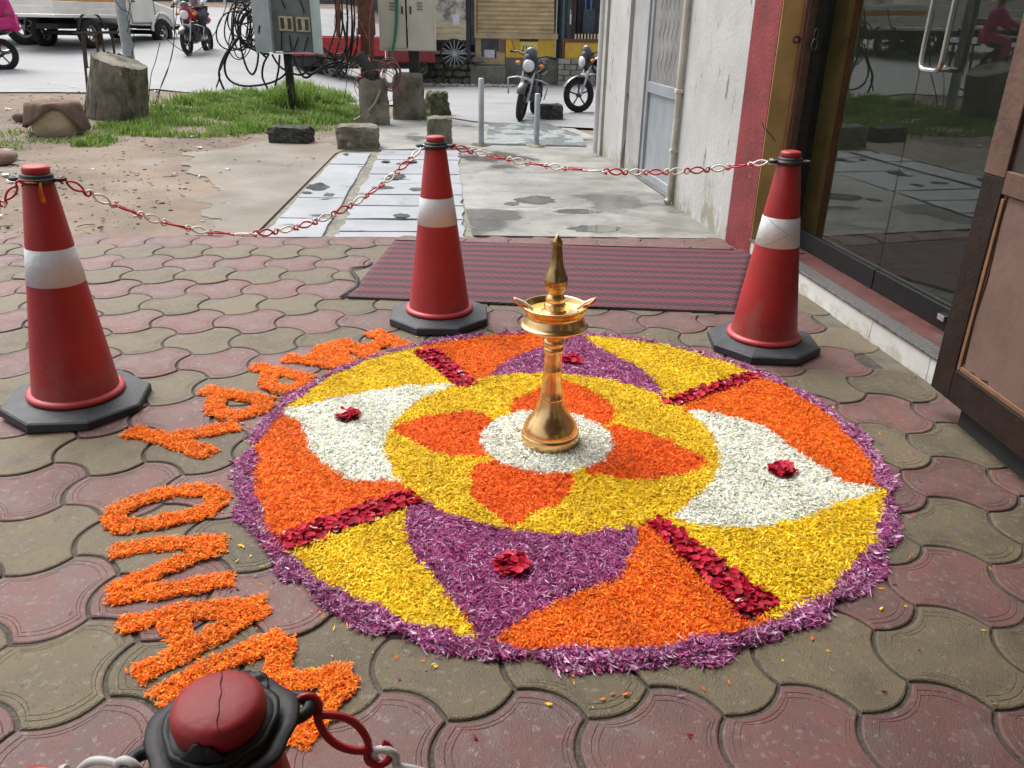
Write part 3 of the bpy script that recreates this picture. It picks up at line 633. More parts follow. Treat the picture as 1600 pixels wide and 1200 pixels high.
for key, nm in NAMES.items():
    k = ql == key; x, y = qx[k], qy[k]; n = len(x)
    prof = dict(ln=(.011, .019), wd=(.0035, .006), tilt=.38, curl=.14); zz = rng.uniform(.005, .018, n)
    if 'yellow' in key: prof = dict(ln=(.014, .025), wd=(.004, .0068), tilt=.36, curl=.16)
    if key in ('white', 'inner_white'): prof = dict(ln=(.014, .024), wd=(.0045, .0072), tilt=.34, curl=.16)
    if key == 'purple': prof = dict(ln=(.017, .030), wd=(.0032, .0055), tilt=.36, curl=.16)
    if key == 'rim':
        x = np.r_[x, x+rng.normal(0, .007, n)]; y = np.r_[y, y+rng.normal(0, .007, n)]; n = len(x); zz = rng.uniform(.004, .020, n)
        rr_ = np.hypot(x-CX, y-CY); zz = np.where(rr_ > ROUT-.008, np.minimum(zz, .006), zz); prof = dict(ln=(.020, .034), wd=(.0038, .0065), tilt=.34, curl=.2)
    A = petals(x, y, zz, PAL[key], PW.get(key), **prof); B = bed(gl == key, .005, h, PAL[key])
    V = np.concatenate([A[0], B[0]]); F = np.concatenate([A[1], B[1]+len(A[0])]); Cc = np.concatenate([A[2], B[2]])
    tag(npmesh(nm, V, F, petal_m, fc, Cc), kind='stuff')
# rose petals: cupped, larger
def rose_geo(n, fx, z0, z1, size):
    Vs, Fs, Cs = [], [], []; o = 0
    for i in range(n):
        x, y = fx(); s = random.uniform(*size); a = random.uniform(0, 6.28); t = random.gauss(0, .30); t2 = random.gauss(0, .30); z = random.uniform(z0, z1)
        M = Matrix.Translation((x, y, z)) @ Matrix.Rotation(a, 4, 'Z') @ Matrix.Rotation(t, 4, 'X') @ Matrix.Rotation(t2, 4, 'Y')
        ring = [(0, 0, 0)]+[(s*.5*math.cos(q)*(1+.12*math.sin(3*q)), s*.42*math.sin(q), s*.16*(1+.3*math.cos(2*q))) for q in np.linspace(0, 2*math.pi, 9)[:-1]]
        vv = [M @ Vector(q) for q in ring]; mn = min(q.z for q in vv)
        Vs += [(q.x, q.y, q.z+max(0, .003-mn)) for q in vv]; Fs += [(o, o+1+k, o+1+(k+1) % 8) for k in range(8)]; o += 9
        c = np.array(random.choice([(.44, .005, .030), (.36, .004, .022), (.52, .012, .046), (.26, .003, .015)]))*random.uniform(.85, 1.15)
        if random.random() < .03: c = np.array((.62, .38, .38))
        Cs += [c]*8
    return np.array(Vs), np.array(Fs), np.array(Cs)
def bar_pt(b):
    def f():
        s, t = random.random(), random.random(); p = (b[0]*(1-s)+b[1]*s)*(1-t)+(b[3]*(1-s)+b[2]*s)*t
        return p[0]+random.gauss(0, .005), p[1]+random.gauss(0, .005)
    return f
for b in bars:
    ar = np.hypot(*(b[1]-b[0]))*np.hypot(*(b[3]-b[0])); V, F, C_ = rose_geo(int(230+ar*5200), bar_pt(b), .006, .022, (.018, .032))
    k = npmesh('rose_petal_bar', V, F, rose_m, fc, C_, True); tag(k, kind='stuff')
for (u, v, lab) in ((543, 657, 'small heap of dark red rose petals on the left white petal field'), (1221, 743, 'small heap of dark red rose petals on the right white petal field'),
                    (800, 893, 'small heap of dark red rose petals on the front purple petal field'), (893, 569, 'small heap of dark red rose petals on purple field behind the lamp')):
    c = gp(u, v); rad = .046
    def f(): q = random.uniform(0, 6.28); r_ = rad*math.sqrt(random.random()); return c[0]+r_*math.cos(q), c[1]+r_*math.sin(q)
    V, F, C_ = rose_geo(62, f, .014, .036, (.024, .038))
    o = npmesh('rose_petal_heap', V, F, rose_m, None, C_, True); tag(o, lab, 'rose petals', 'rose petal heaps on the carpet')
# letters HAPPY ONAM in marigold petals
def L5(*q): return [(x/3, 660+y/3) for x, y in q]
def stroke_pts(strokes, hw):
    xs_, ys_ = [], []
    for st_ in strokes:
        w_ = hw
        if isinstance(st_, tuple): st_, w_ = st_
        P = P2(st_); seg = np.hypot(*np.diff(P, axis=0).T); n = int(seg.sum()*2*w_*60000)
        t = rng.uniform(0, seg.sum(), n); cs = np.r_[0, np.cumsum(seg)]; i = np.clip(np.searchsorted(cs, t)-1, 0, len(seg)-1); k = (t-cs[i])/seg[i]
        q = P[i]+(P[i+1]-P[i])*k[:, None]; d = (P[i+1]-P[i])/seg[i][:, None]
        e = rng.uniform(-1, 1, n); e = np.sign(e)*np.abs(e)**.9*w_*(1+.12*np.sin(t*55)); al = rng.normal(0, .006, n)
        xs_.append(q[:, 0]-d[:, 1]*e+d[:, 0]*al); ys_.append(q[:, 1]+d[:, 0]*e+d[:, 1]*al)
    return np.concatenate(xs_), np.concatenate(ys_)
LET = [('H', 'letter H of orange marigold petals beside the middle cone, first of the word', [[(580, 520), (610, 533), (636, 545)], [(526, 534), (560, 548), (590, 561)], [(568, 548), (604, 535)]], .036),
 ('A', 'letter A of orange petals between the H and the nearer P', [[(444, 561), (478, 564), (541, 574)], [(512, 538), (528, 553), (543, 572)], [(492, 562), (510, 542)]], .034),
 ('P', 'upper letter P of orange petals, right after the first A', [[(395, 574), (440, 583), (488, 594)], [(424, 582), (418, 602), (440, 611), (470, 606), (486, 596)]], .030),
 ('P', 'lower letter P of orange petals, just above the Y', [[(317, 610), (365, 618), (424, 628)], [(342, 620), (333, 640), (358, 652), (396, 646), (422, 630)]], .030),
 ('Y', 'letter Y of orange petals, last of the first word', [[(200, 675), (262, 688), (330, 711)], [(270, 685), (372, 667)]], .032),
 ('O', 'letter O of orange petals, a closed oval ring below the Y', [L5((560, 410), (690, 355), (840, 325), (990, 322), (1035, 372), (950, 432), (800, 462), (640, 492), (540, 490), (530, 440), (570, 405))], .027),
 ('N', 'letter N of orange petals, three slanting bars below the O', [L5((520, 615), (700, 580), (1060, 562)), L5((1050, 585), (860, 650), (520, 800)), L5((505, 825), (800, 790), (1090, 740))], .025),
 ('A', 'letter A of orange petals in the second word, below the N', [[(185, 980), (280, 960), (415, 945)], [(415, 947), (320, 1005), (214, 1058)], [(268, 972), (292, 1010)]], .026),
 ('M', 'letter M of orange petals, partly hidden behind the nearest cone', [[(243, 1097), (330, 1045), (440, 996)], [(440, 1000), (436, 1035), (430, 1072)], [(430, 1072), (470, 1066), (548, 1054)], [(545, 1058), (500, 1115), (462, 1168)]], .026)]
for ch, lab, st_, hw in LET:
    hw *= 1.38
    X, Y = stroke_pts(st_, hw); n = len(X)
    X2 = np.r_[X, X+rng.normal(0, .03, n//45) if False else X]; V, F, C_ = petals(X, Y, rng.uniform(.004, .016, n), PAL['letter'], None, (.009, .017), (.003, .0055), .32, .12)
    # a few loose petals round the edges
    k = rng.choice(n, 26); Va, Fa, Ca = petals(X[k]+rng.normal(0, .022, 26), Y[k]+rng.normal(0, .022, 26), np.full(26, .004), PAL['letter'], None, (.009, .015), (.003, .005), .1, .1)
    # dense under-layer so the paving does not show through
    kk = rng.choice(n, n//2); Vb, Fb, Cb = petals(X[kk], Y[kk], np.full(len(kk), .003), PAL['letter'], None, (.014, .020), (.007, .011), .04, .02)
    V = np.concatenate([V, Va, Vb]); F2 = np.concatenate([F, Fa+4*n, Fb+4*n+4*26]); C2 = np.concatenate([C_, Ca, Cb])
    o = npmesh('petal_letter', V, F2, petal_m, None, C2); tag(o, lab, 'petal letter', 'petal letters spelling a greeting')
# strays
sx_, sy_2, sc = [], [], []
for u, v, c in [(1383, 1080, 'r'), (1437, 1018, 'r'), (1077, 1152, 'r'), (925, 1107, 'y'), (975, 1138, 'o'), (570, 855, 'r'), (523, 1028, 'w'), (1350, 900, 'w'), (1290, 1000, 'p'), (1180, 1010, 'p'), (620, 1060, 'p'), (90, 810, 'r'), (110, 955, 'o'), (1550, 1100, 'y'), (1360, 905, 'w'), (1540, 985, 'y'), (745, 1155, 'r'), (1548, 892, 'y'), (345, 560, 'o'), (365, 562, 'o'), (460, 560, 'r'), (250, 690, 'y'), (810, 680, 'r'), (905, 680, 'r'), (912, 700, 'r'), (800, 690, 'r')]:
    for _ in range(2 if c in 'rp' else 1): q = gp(u+random.uniform(-4, 4), v+random.uniform(-3, 3)); sx_.append(q[0]); sy_2.append(q[1]); sc.append({'r': (.2, .004, .014), 'y': (.78, .5, .02), 'o': (.8, .16, .006), 'w': (.7, .7, .6), 'p': (.2, .03, .15)}[c])
for _ in range(170):
    q = random.uniform(0, 6.28); r_ = ROUT+.02+abs(random.gauss(0, .07)); sx_.append(CX+r_*math.cos(q)); sy_2.append(CY+r_*math.sin(q)); sc.append(random.choice([(.2, .03, .15), (.35, .14, .3), (.8, .16, .006), (.78, .5, .02)]))
n = len(sx_); V, F, _c = petals(np.array(sx_), np.array(sy_2), np.where(np.hypot(np.array(sx_)-CX, np.array(sy_2)-CY) < ROUT, .022, .004), [(1, 1, 1)]*4, None, (.012, .022), (.004, .009), .1, .1)
tag(npmesh('stray_petals', V, F, petal_m, None, np.concatenate([np.array(sc)]*2)), 'loose petals scattered on the paving round the flower carpet', 'petals', kind='stuff')

# ------------------------------------------------------------------ brass oil lamp
brass = mat('polished_brass', (.80, .53, .24), .26, .12, 6, .04, 40, metal=1., rvary=.07); stain(brass, .62, .5, (.66, .42, .19), (7, 7, 7))
dbrass = mat('aged_brass', (.48, .32, .15), .3, .2, 10, .05, 60, metal=1., rvary=.08)
lc = gp(859, 693); lamp = thing('oil_lamp', 'tall brass oil lamp standing on the white petals at the centre of the carpet', 'oil lamp', (lc[0], lc[1], .012))
LZ = .012
def lathe(prof, nm, m, par=lamp, n=56, z=LZ): return MB().lathe(prof, (lc[0], lc[1], z), n).build(nm, m, par)
lathe([(.098, -.006), (.107, 0), (.111, .006), (.112, .036), (.110, .042), (.106, .044), (.107, .049), (.105, .062), (.098, .078), (.086, .097), (.072, .117), (.060, .140), (.051, .165), (.046, .185)], 'base', brass)
stm = lathe([(.0462, .1852), (.0470, .190), (.0450, .194), (.0415, .225), (.0375, .262), (.0345, .300), (.0352, .303), (.0340, .306), (.0325, .340), (.0315, .372)], 'stem', brass)
lathe([(.0317, .372), (.036, .374), (.039, .380), (.039, .390), (.036, .395), (.034, .398), (.038, .402), (.0405, .412), (.038, .422), (.031, .430), (.024, .435), (.0235, .446)], 'collar', brass, stm)
bowl = lathe([(.03, .4465), (.06, .450), (.092, .460), (.118, .474), (.1245, .480), (.1245, .484), (.116, .4865), (.1115, .492), (.109, .503), (.1035, .513), (.101, .520), (.105, .528), (.112, .540), (.117, .552), (.119, .5535), (.119, .557), (.112, .5575), (.110, .553), (.105, .541), (.098, .530), (.07, .526), (.03, .525)], 'bowl', brass)
oil = mat('lamp_oil', (.60, .42, .10), .08, .1, 5, spec=.6); lathe([(.0985, .529), (.1000, .535)], 'oil', oil, bowl)
for s in (-1, 1):
    m = MB(); nn = 9; v = []
    for k in range(nn+1):
        t = k/nn; xx = .100+.046*t; hw = .019*(1-t**2.2)+.0025; up = .556+.020*t*t
        for y_, z_ in ((-hw, .006+.004*t), (-hw*.7, -.006), (0, -.011*(1-t)-.002), (hw*.7, -.006), (hw, .006+.004*t)): v.append((lc[0]+s*xx, lc[1]+y_, LZ+up+z_))
    m.add(v, [(k*5+i, k*5+i+1, k*5+i+6, k*5+i+5) for k in range(nn) for i in range(4)], True)
    o = m.build('wick_spout', mat('copper_spout', (.70, .33, .17), .28, .2, 20, metal=1.), bowl); o.modifiers.new('t', 'SOLIDIFY').thickness = .003
    MB().tube([(lc[0]+s*.080, lc[1], LZ+.540), (lc[0]+s*.108, lc[1], LZ+.562), (lc[0]+s*.130, lc[1]+.002, LZ+.572), (lc[0]+s*.149, lc[1]+.002, LZ+.582)], [.005, .007, .0075, .004], 8).build('wick', mat('cotton_wick', (.80, .72, .60), .9, .2, 60), bowl)
fin = lathe([(.050, .5255), (.050, .534), (.044, .539), (.040, .543), (.040, .560), (.036, .566), (.031, .570), (.035, .576), (.036, .584), (.031, .592), (.026, .600)], 'finial_base', brass, lamp)
lathe([(.0262, .6), (.030, .606), (.0385, .622), (.0425, .640), (.0425, .648), (.0435, .650), (.0425, .653), (.0395, .668), (.031, .688), (.0245, .708), (.0208, .735), (.0188, .760), (.0180, .786), (.0186, .788), (.0180, .790)], 'finial_bulb', dbrass, fin)
lathe([(.0178, .7902), (.0172, .793), (.0075, .806), (.0025, .814), (0, .815)], 'finial_tip', dbrass, fin)

# ------------------------------------------------------------------ woven mat
mt = bpy.data.materials.new('woven_mat'); mt.use_nodes = True; n_ = mt.node_tree.nodes; L_ = mt.node_tree.links; b_ = n_['Principled BSDF']; b_.inputs['Roughness'].default_value = .75; b_.inputs['Specular IOR Level'].default_value = .3
tc = n_.new('ShaderNodeTexCoord'); sp3 = n_.new('ShaderNodeSeparateXYZ'); L_.new(tc.outputs['UV'], sp3.inputs[0])
def wave(scale, rot):
    mp = n_.new('ShaderNodeMapping'); mp.inputs['Rotation'].default_value = (0, 0, rot); L_.new(tc.outputs['UV'], mp.inputs[0])
    wv = n_.new('ShaderNodeTexWave'); wv.wave_type = 'BANDS'; wv.bands_direction = 'X'; wv.inputs['Scale'].default_value = scale; wv.inputs['Distortion'].default_value = .3; L_.new(mp.outputs[0], wv.inputs[0]); return wv.outputs['Fac']
w1 = wave(13, R(52)); st2 = n_.new('ShaderNodeMath'); st2.operation = 'SINE'; mm = n_.new('ShaderNodeMath'); mm.operation = 'MULTIPLY'; mm.inputs[1].default_value = 2*math.pi/.126; L_.new(sp3.outputs['Y'], mm.inputs[0]); L_.new(mm.outputs[0], st2.inputs[0])
th_ = n_.new('ShaderNodeMapRange'); th_.inputs['From Min'].default_value = -.7; th_.inputs['From Max'].default_value = .7; th_.inputs['To Min'].default_value = .98; th_.inputs['To Max'].default_value = .36; L_.new(st2.outputs[0], th_.inputs['Value'])
gtm = n_.new('ShaderNodeMath'); gtm.operation = 'SUBTRACT'; L_.new(w1, gtm.inputs[0]); L_.new(th_.outputs[0], gtm.inputs[1])
fm = n_.new('ShaderNodeMapRange'); fm.inputs['From Min'].default_value = -.1; fm.inputs['From Max'].default_value = .1; L_.new(gtm.outputs[0], fm.inputs['Value'])
mxc = n_.new('ShaderNodeMix'); mxc.data_type = 'RGBA'; mxc.inputs['A'].default_value = (.022, .021, .022, 1); mxc.inputs['B'].default_value = (.185, .032, .055, 1); L_.new(fm.outputs[0], mxc.inputs['Factor']); L_.new(mxc.outputs['Result'], b_.inputs['Base Color'])
bpn = n_.new('ShaderNodeBump'); bpn.inputs['Strength'].default_value = .9; bpn.inputs['Distance'].default_value = .004; L_.new(w1, bpn.inputs['Height']); L_.new(bpn.outputs[0], b_.inputs['Normal'])
A_, B_, C_, D_ = gp(543, 464, .01), gp(1150, 488, .01), gp(1176, 391, .01), gp(617, 375, .01)
mo = thing('door_mat', 'long black and pink striped woven mat lying behind the middle cone', 'mat', ((A_[0]+C_[0])/2, (A_[1]+C_[1])/2, 0))
nu, nv = 60, 30; V = []; UV = []
for j in range(nv+1):
    for i in range(nu+1):
        s, t = i/nu, j/nv; x = (A_[0]*(1-s)+B_[0]*s)*(1-t)+(D_[0]*(1-s)+C_[0]*s)*t; y = (A_[1]*(1-s)+B_[1]*s)*(1-t)+(D_[1]*(1-s)+C_[1]*s)*t
        y += (.008*math.sin(s*9) if j in (0,) else 0)
        z = .011+.003*math.sin(s*11+t*4)*math.sin(t*7+s*3)+(.03*max(0, (s-.95)/.05)*max(0, (t-.75)/.25)); V.append((x, y, z)); UV.append((s*2.3, t*1.34))
M = MB(); n1 = nu+1; M.add(V, [(j*n1+i, j*n1+i+1, (j+1)*n1+i+1, (j+1)*n1+i) for j in range(nv) for i in range(nu)], True)
wm = M.build('weave', mt, mo); uvl = wm.data.uv_layers.new(name='UVMap')
uvl.data.foreach_set('uv', np.array([UV[l.vertex_index] for l in wm.data.loops], np.float32).ravel())
sol = wm.modifiers.new('thickness', 'SOLIDIFY'); sol.thickness = .008; sol.offset = -1
bd = mat('mat_binding', (.035, .033, .034), .8, .3, 40, .3, 90)
def binding(pts, wd=.022):
    M = MB(); v = []
    for i, (x, y, z) in enumerate(pts):
        a = Vector(pts[min(i+1, len(pts)-1)])-Vector(pts[max(i-1, 0)]); nn_ = Vector((-a.y, a.x, 0)).normalized()*wd
        v += [(x, y, z), (x+nn_.x, y+nn_.y, z+.004)]
    return M.add(v, [(2*i, 2*i+1, 2*i+3, 2*i+2) for i in range(len(pts)-1)], True)
bp_ = [(A_[0]-.03, A_[1]-.01, .008)]+[(*gp(u, v, .012), .012+.012*math.sin(k*1.2)) for k, (u, v) in enumerate(((560, 448), (562, 438), (552, 425), (550, 418), (575, 414), (584, 410)))]
o = binding(bp_).build('loose_binding', bd, mo); sl = o.modifiers.new('t', 'SOLIDIFY'); sl.thickness = .003
for a, b in ((A_, B_), (D_, C_)):
    s_ = 1 if a is A_ else -1
    M = MB(); M.add([(a[0], a[1], .0135), (b[0], b[1], .0135), (b[0], b[1]+s_*.012, .0145), (a[0], a[1]+s_*.012, .0145), (a[0], a[1]-s_*.004, .002), (b[0], b[1]-s_*.004, .002)], [(0, 1, 2, 3), (4, 5, 1, 0)]); M.build('edge_binding', bd, mo)

# ------------------------------------------------------------------ traffic cones
cred = mat('cone_red', (.34, .019, .021), .5, .22, 3, .10, 60, spec=.45, rnd=.04, rvary=.1); stain(cred, .62, .4, (.46, .12, .10), (5, 5, 2)); stain(cred, .64, .6, (.15, .03, .025), (22, 22, 9), soft=.06); stain(cred, .66, .5, (.55, .22, .20), (60, 60, 14), soft=.04); stain(cred, .58, .35, (.22, .10, .08), (7, 7, 5), axis_z=(.05, .4))
cpink = mat('cone_flange', (.42, .038, .046), .45, .15, 4, spec=.5)
crub = mat('cone_rubber', (.040, .044, .050), .62, .35, 9, .3, 70, spec=.45); stain(crub, .60, .6, (.10, .10, .10), (14, 14, 14))
cblk = mat('collar_black', (.013, .013, .015), .55, .3, 12, .15, 60, spec=.5); stain(cblk, .66, .5, (.06, .06, .06), (22, 22, 22))
ref = mat('reflective_band', (.56, .585, .62), .42, .07, 14, .35, 45, metal=0., spec=.5); stain(ref, .68, .5, (.40, .39, .38), (20, 20, 20), soft=.05)
def rb(z): return .163+(.052-.163)*(z-.08)/(.92-.08)
def make_cone():
    t = thing('traffic_cone', 'cone', 'traffic cone')
    M = MB(); ns = 8; a0 = R(22.5); pr_ = [(.278, .002), (.283, .006), (.283, .036), (.276, .042), (.215, .052), (.19, .056), (.1, .056)]
    M.lathe(pr_, n=8, a0=a0, smooth=False); M.build('base', crub, t, False)
    MB().lathe([(.165, .0565), (.180, .058), (.184, .066), (.182, .076), (.174, .080), (.1665, .083)], n=48).build('flange', cpink, t, False)
    MB().lathe([(.170, .06), (rb(.08), .0835), (rb(.5295), .5295)], n=48).build('body', cred, t, False)
    M = MB(); M.lathe([(rb(.53)-.001, .5295), (rb(.53)+.0016, .531), (rb(.668)+.0016, .668), (rb(.67)-.001, .6695)], n=48); M.build('reflective_band', ref, t, False)
    MB().lathe([(rb(.5296), .5296), (rb(.67), .67), (.053, .912), (.0505, .916), (.0415, .918), (.0415, .930)], n=48).build('upper_body', cred, t, False)
    M = MB(); M.lathe([(.050, .908), (.0585, .909), (.0625, .914), (.0645, .921), (.0600, .927), (.0555, .929), (.0565, .934), (.0535, .940), (.0475, .943), (.042, .943)], n=48, wob=lambda q, z: 1+.03*math.sin(5*q+z*90)*(1 if z > .912 else 0))
    c = M.build('collar', cblk, t, False)
    for s in (-1, 1):
        M = MB(); M.tube([(s*(.076)+.0155*math.cos(q), .015*math.sin(q), .921) for q in np.linspace(0, 2*math.pi, 19)[:-1]], .0075, 8, True)
        M.box(s*.06-.012, s*.06+.012, -.014, .014, .913, .929, .005); M.build('chain_lug', cblk, c, False)
    MB().lathe([(.0405, .938), (.0455, .942), (.0475, .950), (.0472, .960), (.0445, .9665), (.037, .9698), (.018, .9712), (0, .9715)], n=48).build('cap', cred, t, False)
    return t
proto = make_cone()
NEAR = gp(342, 1110, .893)
CONES = [(gp(687, 498), 0, 0, 0, 1., 'red cone with white band beside the mat, behind the petal letters'),
         (gp(124, 631), R(8), R(0), R(2.0), 1.015, 'red cone with white band standing at the left edge, orange tassel on top'),
         (gp(1190, 540), R(-6), 0, 0, 1., 'red cone with white band in front of the ochre wall by the threshold'),
         (NEAR, R(27), R(0), R(0), .935, 'nearest cone at the bottom edge, seen from above its cracked red cap'),
         ((-3.3, .35), 0, 0, 0, 1., 'cone out of frame to the left holding the chain'), ((1.3, -.95), 0, 0, 0, 1., 'cone out of frame behind the viewer holding the chain')]
cones = []
for k, (loc, rz, rx, ry, sc_, lab) in enumerate(CONES):
    o = proto if k == 0 else copy_tree(proto)
    o.location = (loc[0], loc[1], 0); o.rotation_euler = (rx, ry, rz); o.scale = (sc_,)*3; tag(o, lab, 'traffic cone', 'red traffic cones round the carpet'); cones.append(o)
# crack in the near cap and a raised seam
ck = MB().tube([(.012, .0405, .9680), (.011, .030, .9710), (.007, .018, .9714), (.006, .006, .9716), (.001, -.006, .9717), (-.001, -.018, .9714), (-.006, -.030, .9710), (-.007, -.041, .9684)], .0007, 4).build('cap_crack', mat('cap_crack', (.10, .008, .008), .8), cones[3], False)
# torn black skirt of the near collar: wavy flange and lifted flaps
def wv_(a): return lambda q, z: 1+a*(.6*math.sin(3*q+1)+.4*math.sin(7*q+2)+.25*math.sin(11*q))
sk2 = MB().lathe([(.048, .926), (.064, .931), (.075, .9305), (.0775, .928), (.073, .9235), (.055, .9195)], n=72, wob=wv_(.06)).build('collar_skirt', cblk, cones[3], False)
MB().lathe([(.047, .936), (.0535, .9415), (.0585, .9405), (.057, .936), (.05, .933)], n=72, wob=wv_(.05)).build('collar_ridge', cblk, cones[3], False)
def flap(q0, q1, r0, r1, z0, z1, nm='collar_flap'):
    M = MB(); v = []; nn = 14
    for k in range(nn+1):
        t = k/nn; q = q0+(q1-q0)*t; e = math.sin(math.pi*t)**.6; jg = 1+.06*math.sin(k*2.3)+.04*math.sin(k*5.1)
        for m_ in range(5): w_ = m_/4; r_ = r0+(r1-r0)*w_*e*jg; v.append((r_*math.cos(q), r_*math.sin(q), z0+(z1-z0)*w_*e+.002*math.sin(k+w_*3)))
    M.add(v, [(k*5+m_, k*5+m_+1, k*5+m_+6, k*5+m_+5) for k in range(nn) for m_ in range(4)], True)
    o = M.build(nm, cblk, cones[3], False); o.modifiers.new('t', 'SOLIDIFY').thickness = .003
flap(R(215), R(262), .0515, .047, .938, .960); flap(R(25), R(70), .058, .074, .936, .940)
# creased arrow on the band of the cone by the threshold
ar_ = R(-105)
MB().tube([((rb(z)+.0022)*math.cos(ar_+a), (rb(z)+.0022)*math.sin(ar_+a), z) for a, z in [(-.62+1.1*t, .662-.062*t) for t in np.linspace(0, 1, 9)]+[(.48-1.1*t, .60-.062*t) for t in np.linspace(.1, 1, 9)]], .0009, 4).build('band_crease', mat('crease_grey', (.12, .12, .13), .6), cones[2], False)
# orange tassel on the left cone
ts = MB(); lcn = cones[1]
for k in range(11):
    a = random.uniform(-.012, .012); ts.tube([(.028+a*.3, -.060, .918), (.030+a*.6, -.068-abs(a), .895), (.032+a, -.075, .862-random.uniform(0, .02))], .0016, 4)
ts.tube([(.05*math.cos(q), -.002+.062*math.sin(q), .918) for q in np.linspace(-2.2, -.5, 8)], .003, 5)
ts.build('marigold_tassel', mat('tassel_orange', (.75, .16, .01), .7, .3, 60), lcn, False)

# ------------------------------------------------------------------ plastic chains
lred = mat('chain_red', (.45, .012, .02), .35, .12, 20, spec=.5); lwht = mat('chain_white', (.70, .68, .66), .4, .1, 20, spec=.5)
LL = .112
def link_mesh(m, nm):
    """flat figure-eight link: long middle loop, a round hook at each end"""
    M = MB(); A, B, h_, e = .0145, .0125, .034, .0125          # middle half-height, hook radius, half length of the middle loop
    for s in (1, -1):
        pts = [(-h_+2*h_*t, A*math.sin(math.pi*t)**.8, .002*math.cos(math.pi*t)) for t in np.linspace(0, 1, 13)]
        pts += [(h_+e*(1-math.cos(q)), -B*math.sin(q), -.002) for q in np.linspace(0, 1.62*math.pi, 13)[1:]]
        M.tube([(s*x, s*y, z) for x, y, z in pts], .0043, 6)
    return M.mesh(nm, m)
lr_me, lw_me = link_mesh(lred, 'chain_link_red'), link_mesh(lwht, 'chain_link_white')
def chain(a, b, sag, lab, first=0, roll0=0):
    a, b = Vector(a), Vector(b); n = 200; P = [a.lerp(b, t)-Vector((0, 0, sag*4*t*(1-t))) for t in np.linspace(0, 1, n)]
    cs = [0]
    for i in range(1, n): cs.append(cs[-1]+(P[i]-P[i-1]).length)
    k = max(3, round(cs[-1]/.100)); stp = cs[-1]/k
    root = thing('plastic_chain', lab, 'chain', a, 'red and white chains between the cones'); rr = random.Random(first*7+3); rolls = [0, 80, 20, 75, 5, 60, 30, 88]
    for i in range(k):
        s0, s1 = i*stp, (i+1)*stp; p0 = P[int(np.searchsorted(cs, s0).clip(0, n-1))]; p1 = P[int(np.searchsorted(cs, s1).clip(0, n-1))]
        o = bpy.data.objects.new('chain_link', lr_me if (i+first) % 2 == 0 else lw_me); COL.objects.link(o); o.parent = root
        d = (p1-p0).normalized(); up = Vector((0, 0, 1)); sd_ = up.cross(d).normalized(); u2 = d.cross(sd_)
        q = R(rr.choice([90, 80, 100, 65, 5, 15, 40, 0])+rr.uniform(-12, 12)); yv = sd_*math.cos(q)+u2*math.sin(q); zv = d.cross(yv)
        Mx = Matrix(((d.x, yv.x, zv.x), (d.y, yv.y, zv.y), (d.z, yv.z, zv.z))).to_4x4(); sc_ = stp/.100
        o.matrix_local = Matrix.Translation((p0+p1)/2-a) @ Mx @ Matrix.Diagonal((sc_, 1, 1, 1))
    return root
bpy.context.view_layer.update()
def lug(i, s): return cones[i].matrix_world @ Vector((s*.084, 0, .920))
chain(lug(1, 1), lug(0, -1)+Vector((.02, -.02, .0)), .315, 'red and white chain sagging from the left cone to the middle cone')
chain(lug(0, 1), lug(2, -1), .085, 'red and white chain from the middle cone to the cone by the threshold', 0)
chain(lug(1, -1)+Vector((.065, -.075, -.0)), cones[4].matrix_world @ Vector((.09, 0, .92)), .50, 'chain hanging from the left cone out of the left edge', 0)
chain(lug(3, 1), cones[5].matrix_world @ Vector((-.09, 0, .92)), .30, 'chain with thick red links running from the nearest cone to the right', 0)
chain(lug(3, -1), cones[4].matrix_world @ Vector((.06, -.06, .92)), .45, 'chain with white end links at the left of the nearest cone', 1)
# ------------------------------------------------------------------ yard: gravel, litter, grass, stones
def rocks(n, fx, smin, smax, cols):
    base = []
    for k in range(6):
        bm = bmesh.new(); bmesh.ops.create_icosphere(bm, subdivisions=1, radius=1); r_ = random.Random(k)
        for q in bm.verts: q.co *= r_.uniform(.65, 1.15); q.co.z *= .6
        bm.verts.index_update(); base.append((np.array([q.co for q in bm.verts]), np.array([[q.index for q in f.verts] for f in bm.faces]))); bm.free()
    Vs, Fs, Cs = [], [], []; o = 0
    for i in range(n):
        x, y = fx(); s = smin+(smax-smin)*random.random()**3; bv, bf = base[i % 6]; a = random.uniform(0, 6.28); c, s_ = math.cos(a), math.sin(a)
        v = bv*s*np.array([1, random.uniform(.6, 1), random.uniform(.4, .9)]); v = np.stack([v[:, 0]*c-v[:, 1]*s_+x, v[:, 0]*s_+v[:, 1]*c+y, v[:, 2]+zg(x, y)+s*.15], 1)
        Vs.append(v); Fs.append(bf+o); o += len(v); Cs.append(np.repeat(np.array([random.choice(cols)])*random.uniform(.7, 1.2), len(bf), 0))
    return np.concatenate(Vs), np.concatenate(Fs), np.concatenate(Cs)
def yard():
    while True:
        u, v = random.uniform(-60, 560), 130+235*random.random()**1.6
        x, y, z = gt(u, v)
        if y > 4.75 and x < -1.75 and not (x > -2.6 and y < 9.3 and random.random() < .75): return x, y
stone_m = tint_mat('loose_stone', .9, .2)
V, F, C_ = rocks(2800, yard, .006, .028, [(.24, .18, .14), (.28, .23, .19), (.17, .135, .11), (.33, .29, .25), (.20, .145, .11), (.42, .39, .36)])
tag(npmesh('gravel', V, F, stone_m, None, C_), 'loose gravel and small stones strewn over the brown yard', 'gravel', kind='stuff')
lit = MB()
